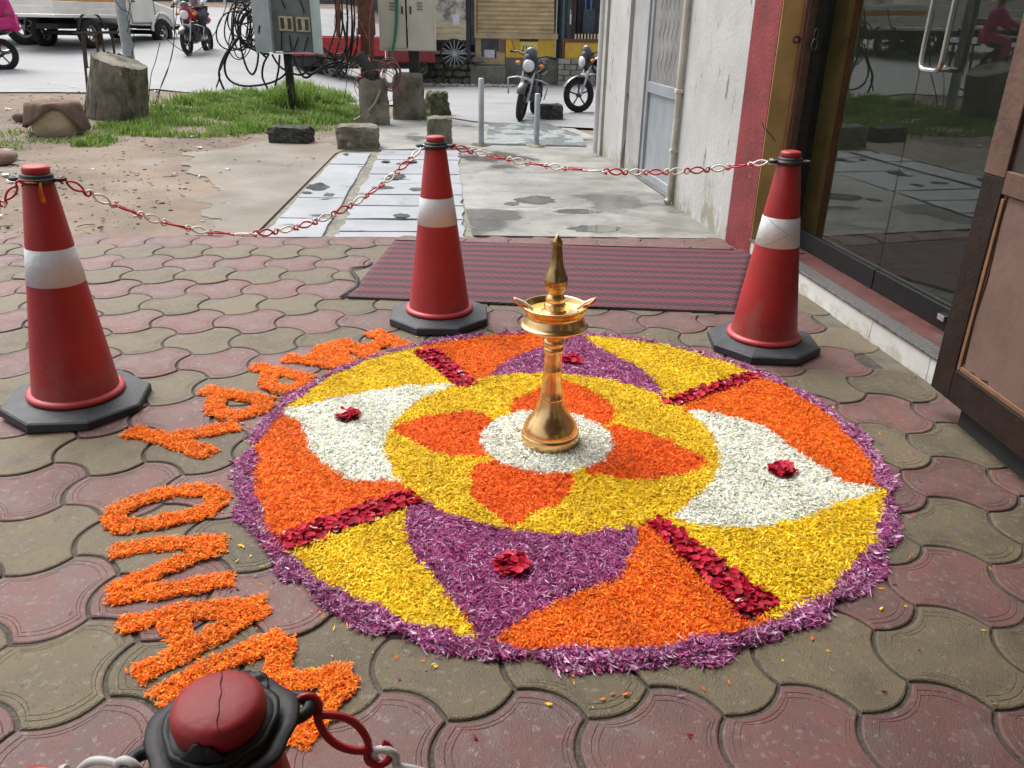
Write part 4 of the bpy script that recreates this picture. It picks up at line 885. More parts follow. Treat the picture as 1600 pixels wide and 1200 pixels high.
for k in range(34):
    x, y = yard(); s = random.uniform(.015, .05); z = zg(x, y)+.012; a = random.uniform(0, 6.28); c, s_ = math.cos(a), math.sin(a)
    P = [(-1, -.6), (.2, -.8), (1, -.2), (.7, .7), (-.3, .5), (-.9, .3)]; lit.add([(x+s*(p*c-q*s_), y+s*(p*s_+q*c), z+random.uniform(0, .02)) for p, q in P], [(0, 1, 2), (0, 2, 3), (0, 3, 4), (0, 4, 5)])
tag(lit.build('litter', mat('paper_litter', (.66, .65, .62), .8, .3, 20, rnd=0)), 'scraps of pale paper and plastic litter on the yard', 'litter', kind='stuff')
tw = MB()
for k in range(80):
    x, y = yard(); z = zg(x, y)+.015; a = random.uniform(0, 6.28); l = random.uniform(.03, .16); tw.tube([(x, y, z), (x+l*.5*math.cos(a), y+l*.5*math.sin(a), z+.006), (x+l*math.cos(a+.4), y+l*math.sin(a+.4), z)], .004, 4)
tag(tw.build('twigs', mat('dry_twigs', (.09, .065, .05), .9, .4, 20)), 'dry twigs and dark leaf scraps lying on the yard', 'twigs', kind='stuff')
grass_m = tint_mat('grass_blades', .55, .35, trans=.3)
def grass_px(polys, n, hmin, hmax, name, lab):
    X, Y, Z, H = [], [], [], []
    PL = [np.array([gt(*q)[:2] for q in pl]) for pl in polys]; ws = []
    for pl in PL: a = .5*abs(np.dot(pl[:, 0], np.roll(pl[:, 1], 1))-np.dot(pl[:, 1], np.roll(pl[:, 0], 1))); ws.append(a)
    for pl, a in zip(PL, ws):
        m = int(n*a/sum(ws)*1.6); x = rng.uniform(pl[:, 0].min(), pl[:, 0].max(), m*2); y = rng.uniform(pl[:, 1].min(), pl[:, 1].max(), m*2)
        dens = .5+.5*np.sin(x*3.1+np.sin(y*2.3)*2)*np.sin(y*3.7+1)
        k = inside(smoothp(pl, 3), x+rng.normal(0, .10, len(x)), y+rng.normal(0, .10, len(x))) & (rng.uniform(0, 1, len(x)) < np.clip(1.5*dens-.15, .04, 1)); X.append(x[k]); Y.append(y[k])
    X = np.concatenate(X); Y = np.concatenate(Y); n = len(X); Z = np.array([zg(a, b)-.005 for a, b in zip(X, Y)])
    tuft = .6+.5*np.sin(X*5+2*np.sin(Y*4))*np.sin(Y*6.1); H = rng.uniform(hmin, hmax, n)*np.clip(tuft, .25, 1.2); a = rng.uniform(0, 6.28, n); w_ = rng.uniform(.004, .009, n)*1.3; ln = rng.uniform(.2, .9, n)*H
    b0 = np.stack([X-np.sin(a)*w_, Y+np.cos(a)*w_, Z], 1); b1 = np.stack([X+np.sin(a)*w_, Y-np.cos(a)*w_, Z], 1)
    m0 = np.stack([X+np.cos(a)*ln*.35-np.sin(a)*w_*.7, Y+np.sin(a)*ln*.35+np.cos(a)*w_*.7, Z+H*.65], 1); m1 = np.stack([X+np.cos(a)*ln*.35+np.sin(a)*w_*.7, Y+np.sin(a)*ln*.35-np.cos(a)*w_*.7, Z+H*.65], 1)
    tp = np.stack([X+np.cos(a)*ln, Y+np.sin(a)*ln, Z+H], 1)
    V = np.stack([b0, b1, m1, m0, tp], 1).reshape(-1, 3); I = np.arange(n)*5
    F = np.concatenate([np.stack([I, I+1, I+2], 1), np.stack([I, I+2, I+3], 1), np.stack([I+3, I+2, I+4], 1)])
    pal = np.array([(.14, .27, .04), (.19, .32, .05), (.10, .20, .035), (.26, .35, .08), (.34, .31, .15)]); c = pal[rng.choice(5, n, p=[.3, .27, .15, .16, .12])]*rng.uniform(.75, 1.2, (n, 1))
    o = npmesh(name, V, F, grass_m, None, np.concatenate([c]*3)); return tag(o, lab, 'grass', kind='stuff')
grass_px([[(150, 196), (175, 208), (260, 214), (320, 214), (420, 205), (480, 203), (560, 196), (562, 172), (545, 152), (440, 146), (300, 148), (240, 165)], [(255, 185), (300, 150), (460, 148), (550, 160), (540, 180), (400, 190)]], 26000, .05, .19, 'grass_patch', 'bright green grass patch below the electric boxes')
grass_px([[(425, 150), (455, 140), (500, 140), (530, 152), (545, 165), (500, 172), (450, 168)]], 4200, .14, .30, 'tall_weeds', 'taller green weeds round the foot of the black box post')
grass_px([[(418, 160), (440, 155), (480, 156), (490, 164), (470, 171), (430, 170)]], 1800, .30, .46, 'tall_weeds', 'tall leafy weeds right in front of the black box post')
grass_px([[(118, 222), (150, 214), (176, 218), (170, 228), (130, 228)], [(-60, 212), (22, 218), (26, 240), (-60, 238)], [(20, 200), (60, 212), (120, 215), (80, 222), (30, 214)], [(130, 165), (158, 160), (158, 175), (132, 178)], [(655, 185), (680, 178), (690, 186), (668, 192)]], 3800, .04, .13, 'grass_tufts', 'small grass tufts round the cloth covered stone')

mossy = mat('mossy_concrete', (.20, .185, .15), .9, .45, 3.5, .7, 22, spec=.2, col2=(.10, .095, .07)); stain(mossy, .52, .8, (.045, .05, .025), (4, 4, 2.2)); stain(mossy, .62, .8, (.36, .34, .29), (7, 7, 5), soft=.06)
darkb = mat('black_aggregate', (.055, .055, .05), .85, .6, 18, 1., 28, spec=.3, col2=(.02, .02, .018)); stain(darkb, .6, .8, (.20, .19, .17), (30, 30, 30), soft=.06)
def rough_block(name, lab, cat, loc, size, m, rz=0, tilt=(0, 0), taper=.08, seed=0, amp=.03, group=None):
    bm = bmesh.new(); bmesh.ops.create_cube(bm, size=1); bmesh.ops.subdivide_edges(bm, edges=bm.edges[:], cuts=5, use_grid_fill=True); r_ = random.Random(seed)
    for q in bm.verts:
        k = 1-taper*(q.co.z+.5); ex = max(abs(q.co.x), abs(q.co.y)); e = (abs(q.co.x) > .49)+(abs(q.co.y) > .49)+(q.co.z > .49)
        f = 1-.045*max(0, e-1); q.co = Vector((q.co.x*size[0]*k*f+r_.gauss(0, amp), q.co.y*size[1]*k*f+r_.gauss(0, amp), (q.co.z+.5)*size[2]*(f if q.co.z > 0 else 1)+(r_.gauss(0, amp*.6) if q.co.z > -.4 else -.05)))
    M = MB(); M.bm(bm, False); M.xf(Matrix.Rotation(rz, 4, 'Z') @ Matrix.Rotation(tilt[0], 4, 'X') @ Matrix.Rotation(tilt[1], 4, 'Y'))
    o = M.build(name, m); o.location = loc; return tag(o, lab, cat, group)
def at(u, v, dz=0): x, y, z = gt(u, v); return (x, y, z+dz)
rough_block('concrete_block', 'rough black aggregate block lying at the edge of the grass', 'block', at(456, 220, -.03), (.54, .3, .22), darkb, R(-8), seed=2, amp=.012, taper=.03)
rough_block('concrete_block', 'mossy dark concrete block at the head of the slab path', 'block', at(560, 229, -.03), (.50, .34, .30), mossy, R(4), seed=3, amp=.01, taper=-.06)
rough_block('concrete_post', 'short square grey concrete post behind the middle cone', 'post', at(687, 224, -.03), (.32, .28, .37), mossy, R(3), seed=4, amp=.007, taper=.02)
rough_block('concrete_block', 'dark mossy block behind the parked motorcycle', 'block', at(860, 186, -.03), (.40, .3, .27), darkb, R(2), seed=5, amp=.008, taper=.02)
rough_block('concrete_post', 'broad mossy concrete post beside the rusty pole', 'post', (-1.05, 12.55, -.02), (.48, .3, .72), mossy, R(-12), seed=6, amp=.01)
rough_block('concrete_post', 'dark concrete post in front of the rusty pole', 'post', (-1.52, 11.75, -.02), (.44, .22, .68), mossy, R(5), seed=16, amp=.008)
rough_block('concrete_block', 'moss covered stump block below the cream cabinet', 'block', (-.62, 13.1, -.02), (.36, .34, .40), mat('moss_green', (.10, .105, .05), .95, .5, 9, .9, 25), R(20), seed=7, amp=.016)
# leaning stump: a big worn concrete footing
sx, sy, sz = at(192, 183)
bm = bmesh.new(); bmesh.ops.create_cone(bm, cap_ends=True, segments=18, radius1=.43, radius2=.36, depth=.84); bmesh.ops.subdivide_edges(bm, edges=bm.edges[:], cuts=3, use_grid_fill=True); r_ = random.Random(4)
for q in bm.verts: q.co += Vector((r_.gauss(0, .008), r_.gauss(0, .008), r_.gauss(0, .008))); q.co.x *= 1.02; q.co.y *= .8
M = MB().bm(bm, False); M.xf(Matrix.Translation((0, 0, .36)) @ Matrix.Rotation(R(16), 4, 'Y') @ Matrix.Rotation(R(8), 4, 'X'))
ob = M.build('concrete_footing', mossy); ob.location = (sx, sy, sz); tag(ob, 'large leaning concrete footing stump at the foot of the steel pole', 'stump')
# sand-coloured drum stone covered with a brown cloth
bx_, by_, bz_ = at(92, 206)
sand = mat('sandstone_drum', (.46, .37, .24), .85, .25, 5, .4, 30); stain(sand, .6, .7, (.30, .26, .2), (6, 6, 6), axis_z=(0, .2))
ob = MB().lathe([(.25, -.05), (.295, .02), (.305, .15), (.30, .26), (.27, .33), (.1, .36), (0, .36)], n=32, wob=lambda q, z: 1+.03*math.sin(2*q+1)+.015*math.sin(5*q)).build('drum_stone', sand); ob.location = (bx_, by_, bz_); tag(ob, 'sand coloured drum shaped stone under a brown cloth', 'stone')
M = MB(); nr, na = 12, 48; v = []
for i in range(nr+1):
    for k in range(na):
        q = 2*math.pi*k/na; ext = .50+.10*math.cos(q-.2)**2+.05*math.cos(4*q+.6)+.1*max(0, math.cos(q-math.pi*1.22))**6+.08*max(0, math.cos(q+.35))**8-.11*max(0, math.cos(q+1.35))**2; s = i/nr*ext
        if s < .31: r_, z = s, .375-.12*s*s
        else: e = s-.31; fold = 1+.05*math.sin(7*q)+.03*math.sin(12*q+1); r_, z = (.31+e*.22)*fold, .362-e*.92
        v.append((r_*math.cos(q), r_*math.sin(q), z+.004*math.sin(9*q+s*20)))
M.add(v, [(i*na+k, i*na+(k+1) % na, (i+1)*na+(k+1) % na, (i+1)*na+k) for i in range(nr) for k in range(na)], True)
cl = M.build('draped_cloth', mat('brown_cloth', (.155, .105, .08), .9, .2, 12, .4, 140, spec=.15)); cl.location = (bx_, by_, bz_+.006); cl.modifiers.new('t', 'SOLIDIFY').thickness = .006
tag(cl, 'brown cloth draped over the drum shaped stone', 'cloth')
x, y, z = at(31, 190); ob = MB().blob((0, 0, .05), (.085, .07, .07), 2, .12, 3).build('field_stone', mat('brown_fieldstone', (.13, .09, .07), .9, .4, 9, .6, 30)); ob.location = (x, y, z); tag(ob, 'small dark brown stone left of the cloth covered drum', 'stone')
for k, (u, v, s, lab) in enumerate(((2, 256, .13, 'reddish brown rock at the left edge behind the left cone'), (12, 248, .09, 'grey rock at the left edge behind the left cone'))):
    x, y, z = at(u, v); ob = MB().blob((0, 0, s*.5), (s*1.3, s, s*.75), 2, .14, 20+k).build('field_stone', mat('rock_%s' % ('reddish', 'grey')[k], ((.24, .15, .115), (.33, .28, .25))[k], .9, .35, 6, .5, 30)); ob.location = (x, y, z); tag(ob, lab, 'rock')

# ------------------------------------------------------------------ steel pole, frame stool, electric boxes, cables
galv = mat('galvanised_steel', (.36, .39, .41), .5, .25, 6, .15, 60, metal=.4); stain(galv, .6, .7, (.2, .2, .19), (12, 12, 1.5))
pb = at(195, 170); pl = thing('steel_pole', 'thin grey steel pole rising behind the leaning footing', 'pole', (pb[0]+.05, pb[1]+.35, pb[2]))
q0 = (pb[0]+.05, pb[1]+.35); top = py(187, 0, q0[1]+.1)
MB().tube([(*q0, pb[2]-.1), (top.x, top.y, top.z), (top.x+(top.x-q0[0])*1.6, top.y, top.z*2.6)], [.085, .075, .06], 16).build('shaft', galv, pl)
cab_m = mat('black_cable', (.014, .014, .016), .5, .3, 30, spec=.4)
def cable(name, pts, r, m, parent, k=8):
    P = [Vector(p) for p in pts]; out = []
    for i in range(len(P)-1):
        a, b, c, d = P[max(i-1, 0)], P[i], P[i+1], P[min(i+2, len(P)-1)]
        for t in np.arange(k)/k: out.append(.5*((2*b)+(-a+c)*t+(2*a-5*b+4*c-d)*t*t+(-a+3*b-3*c+d)*t**3))
    out.append(P[-1]); return MB().tube(out, r, 6).build(name, m, parent)
for pts in ([(250, 20), (246, 36), (262, 62), (286, 80), (300, 84), (330, 60), (350, 20), (356, -8)], [(270, -5), (272, 60), (262, 110), (246, 150), (240, 185)], [(250, 66), (243, 96), (236, 118), (232, 160)], [(277, 0), (274, 40), (268, 90), (250, 140), (244, 190)], [(206, 0), (200, 30), (210, 60), (206, 90), (214, 102)], [(176, -5), (190, 14), (203, 22), (199, 50)]):
    cable('loose_wire', [py(u, v, q0[1]-.15+.02*i) for i, (u, v) in enumerate(pts)], .006, cab_m, pl)
rust = mat('rusted_bar', (.085, .055, .042), .75, .5, 12, .4, 50, metal=.2)
sb = at(150, 143); st_ = thing('frame_stool', 'tall rusty iron frame stand in front of the white trucks', 'stand', sb)
yS = sb[1]
for (u0, v0, u1, v1, dy) in ((128, 50, 137, 142, 0), (149, 53, 160, 125, -.02), (158, 52, 166, 102, .3), (175, 50, 180, 95, .32), (131, 55, 136, 106, .3)):
    MB().tube([py(u0, v0, yS+dy), py(u1, v1, yS+dy)], .022, 4, smooth=False).build('leg', rust, st_)
MB().extrude([py(113, 50, yS), py(184, 48, yS), py(184, 53, yS), py(113, 53, yS)], (0, .35, 0)).build('top', rust, st_)
MB().tube([py(137, 134, yS), py(162, 126, yS-.02)], .02, 4, smooth=False).build('brace', rust, st_); MB().tube([py(136, 106, yS+.3), py(152, 104, yS+.3)], .012, 4, smooth=False).build('brace', rust, st_)

boxm = mat('pale_blue_box_paint', (.44, .51, .52), .5, .15, 4, .1, 30); stain(boxm, .64, .6, (.3, .3, .28), (9, 9, 3)); boxin = mat('box_inside_grey', (.17, .185, .18), .6, .25, 4, .1, 40)
YB = 12.9; eb = thing('fuse_box', 'open pale blue electric fuse box on a black post above the grass', 'fuse box', (-2.72, YB, T(-2.72, YB)))
def pxbox(u0, u1, v0, v1, Y, d, nm, m, par, b=0.):
    a, c = py(u0, v1, Y), py(u1, v0, Y); return MB().box(a.x, c.x, Y, Y+d, a.z, c.z, b).build(nm, m, par)
pxbox(427, 489, -60, 80, YB+.16, .03, 'back_plate', boxin, eb)
a, c = py(427, 82, YB), py(489, -60, YB)
MB().box(a.x-.015, a.x, YB-.02, YB+.19, a.z, c.z).build('box_side', boxm, eb); MB().box(c.x, c.x+.015, YB-.02, YB+.19, a.z, c.z).build('box_side', boxm, eb); MB().box(a.x, c.x, YB-.02, YB+.19, a.z-.015, a.z).build('box_bottom', boxm, eb)
l0, l1 = py(402, 84, YB-.1), py(427, 81, YB); r0, r1 = py(489, 82, YB), py(506, 85, YB-.15)
MB().extrude([(l0.x, YB-.16, l0.z), (l1.x-.016, YB-.02, l1.z), (l1.x-.016, YB-.02, c.z), (l0.x, YB-.16, c.z)], (0, .015, 0)).build('box_door', boxm, eb)
MB().extrude([(r0.x+.016, YB-.02, r0.z), (r1.x, YB-.2, r1.z), (r1.x, YB-.2, c.z), (r0.x+.016, YB-.02, c.z)], (0, .015, 0)).build('box_door', boxm, eb)
fz = mat('cream_fuse', (.52, .46, .31), .6, .3, 12); fz2 = mat('fuse_slot', (.07, .06, .04), .7)
for u in (436.5, 447.5, 463.5, 474.5):
    dv = (u-436)*.06
    o = pxbox(u, u+9.2, 25+dv, 48+dv, YB+.10, .05, 'fuse', fz, eb, .008); pxbox(u+2.6, u+6.6, 28+dv, 45+dv, YB+.094, .01, 'fuse_slot', fz2, o)
MB().box(py(448, 82, YB+.2).x-.06, py(448, 82, YB+.2).x+.06, YB+.2, YB+.3, -.1, c.z).build('post', mat('black_post', (.016, .016, .018), .6, .4, 12), eb)
for pts in ([(440, 0), (446, 14)], [(468, 0), (474, 14), (475, 22)], [(440, 50), (440, 78)], [(452, 55), (456, 80)], [(466, 58), (459, 80)], [(481, 58), (475, 80)]):
    cable('fuse_lead', [py(u, v, YB+.12) for u, v in pts], .011, cab_m, eb)
YP = 12.0
cb = thing('cable_tangle', 'tangle of thick black cables hanging round the open fuse box', 'cables', (-3.2, YB, T(-3.2, YB)))
CP = [[(410, -8), (395, 12), (378, 28), (372, 60), (352, 85), (342, 115), (350, 140)], [(410, 2), (385, 22), (374, 50), (384, 70), (410, 83), (420, 84)], [(402, -6), (376, 20), (372, 42), (380, 64), (398, 74), (416, 90)],
 [(376, 34), (376, 70), (385, 105), (395, 116), (402, 100), (404, 70), (400, 50)], [(420, 85), (412, 100), (410, 120), (418, 138)], [(425, 85), (440, 106), (470, 117), (490, 100), (505, 93)], [(456, 86), (446, 115), (420, 130), (380, 134), (356, 122), (352, 95), (370, 60)], [(457, 88), (470, 115), (480, 121), (495, 110), (515, 100), (535, 95)], [(473, 85), (473, 105), (484, 116), (505, 108), (540, 98)], [(437, 86), (435, 110), (430, 134)], [(505, 75), (520, 88), (535, 98), (545, 92)], [(500, 90), (520, 92), (530, 105), (540, 115), (543, 90), (540, 60), (528, 0)],
 [(510, 80), (525, 85), (540, 80), (556, 60)], [(378, 0), (388, 30), (385, 60), (400, 75)], [(370, -5), (366, 30), (376, 60), (400, 62), (406, 40)], [(344, 115), (341, 128), (338, 136)], [(365, 18), (385, 16), (405, 22)], [(378, 38), (398, 34), (410, 38)], [(382, 5), (392, 40), (392, 75)], [(366, 55), (352, 90), (344, 110)]]
for i, pts in enumerate(CP): cable('cable', [py(u, v, YB-.05-.02*(i % 5)+.03*math.sin(k*2+i)) for k, (u, v) in enumerate(pts)], .018 if i < 12 else .013, cab_m, cb)
for k in range(9):
    r_ = random.Random(k+70); cu, cv, ru_, rv, ph = r_.uniform(366, 392), r_.uniform(22, 66), r_.uniform(14, 30), r_.uniform(24, 42), r_.uniform(0, 6)
    MB().tube([py(cu+ru_*math.cos(q)*(1+.1*math.sin(2*q+ph)), cv+rv*math.sin(q+.15*math.sin(q+ph)), YB-.02+.03*k+.05*math.sin(q+ph)) for q in np.linspace(0, 6.28, 33)[:-1]], r_.choice([.009, .012, .016]), 6, True).build('cable', cab_m, cb)
for k in range(8):
    r_ = random.Random(k+90); u0, u1 = r_.uniform(490, 520), r_.uniform(540, 562); dp = r_.uniform(10, 36)
    cable('cable', [py(u0-14, 70, YB+.3), py(u0, 86, YB+.2), py((u0+u1)/2, 88+dp, YB-.05-.02*k), py(u1-4, 84, YP+.1), py(u1, r_.uniform(10, 50), YP+.12)], r_.choice([.008, .010, .013]), cab_m, cb)
# cream double cabinet
cream = mat('cream_cabinet', (.50, .49, .40), .55, .12, 3, .1, 30); stain(cream, .64, .6, (.33, .29, .2), (8, 8, 4))
YC = 12.5; kc = thing('cream_cabinet', 'cream steel cabinet with two doors on black legs beside the rusty pole', 'cabinet', (-1.0, YC, 0))
pxbox(594, 677, -70, 79, YC, .35, 'body', cream, kc, .01)
d1 = pxbox(596, 633.5, -60, 75, YC-.02, .018, 'door', cream, kc, .004); d2 = pxbox(635, 675, -60, 78, YC-.02, .018, 'door', cream, kc, .004)
for d, us in ((d1, (612,)), (d2, (655,))):
    for v in (4, 9, 14): 
        for u in us: pxbox(u-4, u+5, v, v+1.6, YC-.035, .014, 'louvre', mat('louvre_dark', (.2, .19, .15), .6), d)
for d, u in ((d1, 628), (d2, 641)): pxbox(u-1, u+1.2, 10, 22, YC-.04, .018, 'lock', mat('lock_dark', (.03, .03, .03), .5), d)
pxbox(636, 638.2, 33, 44, YC-.04, .018, 'handle', galv, d2)
for u in (646,): 
    a = py(u-8, 80, YC+.1); b = py(u+8, 80, YC+.1); MB().box(a.x, b.x, YC+.1, YC+.22, -.05, a.z+.02).build('leg', mat('black_leg', (.02, .018, .016), .7, .4, 12), kc)
grn = mat('green_hose', (.02, .20, .12), .45, .2, 20)
cable('green_cable', [py(u, v, YC-.07) for u, v in ((617, -10), (619, 20), (617, 55), (613, 80), (612, 92))], .02, grn, kc); cable('green_cable', [py(u, v, YC-.09) for u, v in ((621, -10), (621, 30), (618, 60), (614, 84), (615, 100))], .012, grn, kc)
# rusty pole with splice closure and coiled wires
ru = mat('rust_pole', (.15, .065, .045), .75, .45, 9, .4, 40, metal=.15); stain(ru, .55, .7, (.06, .04, .035), (8, 8, 1.5))
YP = 12.0; a, b = py(573, 190, YP), py(571, 0, YP); rp = thing('rusty_pole', 'rust brown iron pole with wires between the blue and cream boxes', 'pole', (a.x, YP, 0))
MB().tube([(a.x, YP, -.1), (b.x, YP, b.z*.72), (b.x, YP, b.z*.73), (b.x, YP, 3.2)], [.105, .105, .13, .125], 14).build('shaft', ru, rp)
a = py(562, 120, YP-.1); b = py(577, 190, YP-.1); MB().box(a.x-.02, a.x+.09, YP-.16, YP-.11, 0, a.z).build('guard_strip', mat('red_rust_strip', (.22, .07, .05), .8, .4, 10), rp)
spc = MB(); c0, c1 = py(560, 85, YP-.25), py(590, 128, YP-.25); rib = mat('ribbed_black', (.028, .028, .026), .6, .3, 20)
pts = [c0.lerp(c1, t) for t in np.linspace(0, 1, 33)]; spc.tube(pts, [.092+.010*(1 if i % 2 else 0)-(.03 if i > 26 else 0) for i in range(33)], 14); spl = thing('cable_splice', 'ribbed black cable splice with coiled wires tied to the rusty pole', 'cable splice', (c0.x, c0.y, c0.z)); spc.build('closure', rib, spl)
tape = mat('pale_tape', (.55, .52, .40), .7); MB().tube([c0.lerp(c1, .3)+Vector((.085*math.cos(q), .03*math.sin(q)-.03, .075*math.sin(q+.6))) for q in np.linspace(0, 6.28, 14)[:-1]], .010, 5, True).build('tie', tape, spl)
MB().box(c1.x-.12, c1.x-.02, c1.y-.1, c1.y-.06, c1.z+.02, c1.z+.12, .01).build('connector', cab_m, spl)
wr = mat('pink_wire', (.30, .085, .065), .5, .2, 20); wd_ = mat('dark_wire', (.05, .05, .045), .5, .3, 20)
for k in range(11):
    cu, cv = 607+random.uniform(-5, 5), 118+random.uniform(-5, 5); ru_, rv = random.uniform(9, 19), random.uniform(14, 27); YY = YP-.2-.015*k
    MB().tube([py(cu+ru_*math.cos(q)*(1+.08*math.sin(2*q+k)), cv+rv*math.sin(q), YY) for q in np.linspace(0, 6.28, 25)[:-1]], .006 if k % 3 else .008, 5, True).build('wire_coil', wr if k % 3 == 0 else wd_, spl)
for k, (cu, cv, a_, b_) in enumerate(((590, 135, 36, 27), (582, 118, 34, 24), (585, 128, 30, 18))):
    MB().tube([py(cu+a_*math.cos(q), cv+b_*math.sin(q), YP-.3-.02*k) for q in np.linspace(0, 6.28, 31)[:-1]], .005, 5, True).build('wire_loop', wr, spl)
cable('pale_hose', [py(u, v, YP-.35) for u, v in ((594, 140), (586, 160), (570, 178), (553, 188))], .022, mat('pale_hose', (.30, .29, .24), .6, .2, 12), spl)
for pts in ([(556, 0), (552, 40), (560, 80), (580, 88)], [(582, 0), (577, 40), (578, 85)], [(526, 10), (523, 40), (535, 75), (542, 100)], [(530, 0), (527, 50), (540, 90)], [(522, 8), (545, 26), (560, 30), (575, 62)], [(545, 108), (565, 116), (590, 112)], [(560, 92), (545, 110), (540, 140), (536, 165)]):
    cable('thin_wire', [py(u, v, YP-.28) for u, v in pts], .005, wr if random.random() < .6 else wd_, spl)
for u in (523, 533, 541, 548, 552): cable('hanging_cable', [py(u, -10, YP+.05), py(u+2, 40, YP+.05), py(u-2+random.uniform(-8, 4), 75, YP+.05), py(u-12, 92, YP+.05)], .014, cab_m, cb)
for u in (528,): cable('red_conduit', [py(u, -10, YP+.1), py(u+1, 30, YP+.1), py(u, 58, YP+.1)], .035, mat('red_conduit', (.23, .06, .06), .6, .3, 12), cb)
# thin guard posts by the ramp
for u, v, vt, lab in ((752, 226, 122, 'tall thin grey post left of the parked motorcycle'), (838, 228, 146, 'short thin grey post right in front of the parked motorcycle')):
    x, y = gp(u, v); zt_ = py(u, vt, y).z; ps = thing('guard_post', lab, 'post', (x, y, 0), 'guard posts at the ramp')
    MB().lathe([(.036, -.05), (.036, zt_-.01), (.03, zt_), (0, zt_)], (x, y, 0), 12).build('tube', galv, ps); MB().lathe([(.14, -.02), (.12, .012), (.06, .02), (.037, .022)], (x, y, 0), 12, wob=lambda q, z: 1+.2*math.sin(3*q)).build('footing', mossy, ps)
# ------------------------------------------------------------------ shops across the road
YS = 20.5
def zq(v, Y=YS): return py(800, v, Y).z
def sbox(u0, u1, v0, v1, Y, d, nm, m, par, b=0.): 
    a, c = py(u0, v1, Y), py(u1, v0, Y); return MB().box(a.x, c.x, Y, Y+d, a.z, c.z, b).build(nm, m, par)
cre = mat('cream_shutter', (.48, .36, .20), .55, .25, 3, .1, 30); stain(cre, .6, .7, (.26, .19, .11), (3, 3, 9)); yelp = mat('yellow_panel', (.62, .38, .035), .5, .2, 3); stain(yelp, .64, .6, (.4, .2, .04), (4, 4, 4))
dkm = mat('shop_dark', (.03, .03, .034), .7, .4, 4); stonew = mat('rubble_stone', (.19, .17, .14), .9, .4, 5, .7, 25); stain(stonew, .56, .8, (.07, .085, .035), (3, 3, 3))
sh = thing('shutter_shop', 'shop with cream rolling shutter, cream door hatch and yellow panel across the road', 'shop', (1.0, YS, 0))
for k in range(11):
    v1 = 54-k*7.0; a, c = py(746, v1, YS), py(866, v1-6.4, YS)
    M = MB(); M.extrude([(a.x, YS, a.z), (a.x, YS-.035, (a.z+c.z)/2), (a.x, YS, c.z)], (c.x-a.x, 0, 0)); M.build('shutter_slat', cre, sh)
sbox(743, 870, -60, 58, YS+.01, .2, 'shutter_backing', dkm, sh)
sbox(741, 744.5, -60, 58, YS-.06, .2, 'shutter_guide', cre, sh); sbox(868, 872, -60, 100, YS-.06, .2, 'shutter_guide', mat('pale_blue_post', (.42, .48, .50), .6), sh)
sbox(741, 872, 53, 59.5, YS-.09, .2, 'bottom_rail', cre, sh)
ht = sbox(743, 789, 60, 100.5, YS-.05, .2, 'hatch', cre, sh); sbox(752, 780, 61, 80, YS-.065, .012, 'hatch_window', mat('hatch_glass', (.06, .065, .08), .25, .5, 8), ht); sbox(757, 773, 78, 90, YS-.068, .012, 'notice', mat('pale_notice', (.62, .63, .68), .8, .3, 40), ht)
sbox(753, 755, 80, 89, YS-.064, .01, 'hatch_bar', dkm, ht); sbox(773, 775.5, 80, 91, YS-.064, .01, 'hatch_bar', dkm, ht)
yp = sbox(790, 868, 60, 90, YS-.04, .2, 'yellow_panel', yelp, sh); post = sbox(813, 840, 66, 83, YS-.055, .012, 'poster', mat('poster_yellow', (.70, .56, .16), .7, .2, 8), yp)
sbox(812, 841, 60, 64.5, YS-.057, .012, 'poster_head', dkm, yp)
for k, u in enumerate((817, 821.5, 826, 830.5, 835)): sbox(u, u+1.8, 71 if k != 4 else 74, 79.5, YS-.058, .002, 'poster_letter', dkm, post); 
for u in (815, 824.5): sbox(u, u+2.2, 78, 79.8, YS-.0585, .002, 'poster_letter', dkm, post)
sbox(781, 789, 62, 82, YS-.062, .01, 'post_strip', mat('red_brown_strip', (.2, .1, .07), .7), sh)
def dwall(nm, lab, u0, u1, v0, v1, Y, d, m): o = sbox(u0, u1, v0, v1, Y, d, nm, m, None); return o
pth = thing('shop_plinth', 'grey concrete plinth under the shutter shop', 'plinth', (1.2, YS-.1, 0))
a, c = py(742, 133, YS-.1), py(872, 90, YS-.1); MB().box(a.x, c.x, YS-.1, YS+1, -.1, py(800, 101, YS-.1).z).build('face', mat('plinth_concrete', (.16, .155, .14), .9, .35, 3, .5, 25), pth); a2 = py(790, 100, YS-.1); MB().box(a2.x, c.x, YS-.098, YS+1, py(800, 101, YS-.1).z, py(800, 91, YS-.1).z).build('upper_face', mat('plinth_concrete', (.16, .155, .14)), pth)
MB().box(py(735, 102, YS-.5).x, py(790, 102, YS-.5).x, YS-.5, YS-.101, -.1, py(760, 104, YS-.5).z).build('step', mat('plinth_concrete', (.16, .155, .14)), pth)
# stone retaining wall of separate stones, left of the plinth
rwl = thing('rubble_wall', 'low rubble stone wall with weeds left of the shutter shop', 'wall', (-.6, YS-.2, 0)); Yw = YS-.35
a, c = py(655, 125, Yw), py(742, 84, Yw); MB().box(a.x, c.x, Yw+.06, Yw+.5, -.1, c.z-.03).build('core', dkm, rwl)
rr = random.Random(5); zz_ = -.02
while zz_ < c.z-.05:
    hh = rr.uniform(.13, .22); xx = a.x
    while xx < c.x-.05:
        ww = rr.uniform(.18, .42); o = MB(); o.blob((xx+ww/2, Yw+.05, zz_+hh/2), (ww*.56, .10, hh*.58), 1, .12, rr.randrange(999), smooth=False); o.build('stone', stonew, rwl); xx += ww
    zz_ += hh
MB().box(a.x, c.x, Yw-.02, Yw+.5, c.z-.03, c.z+.02).build('coping', mat('plinth_concrete', (.16, .155, .14)), rwl)
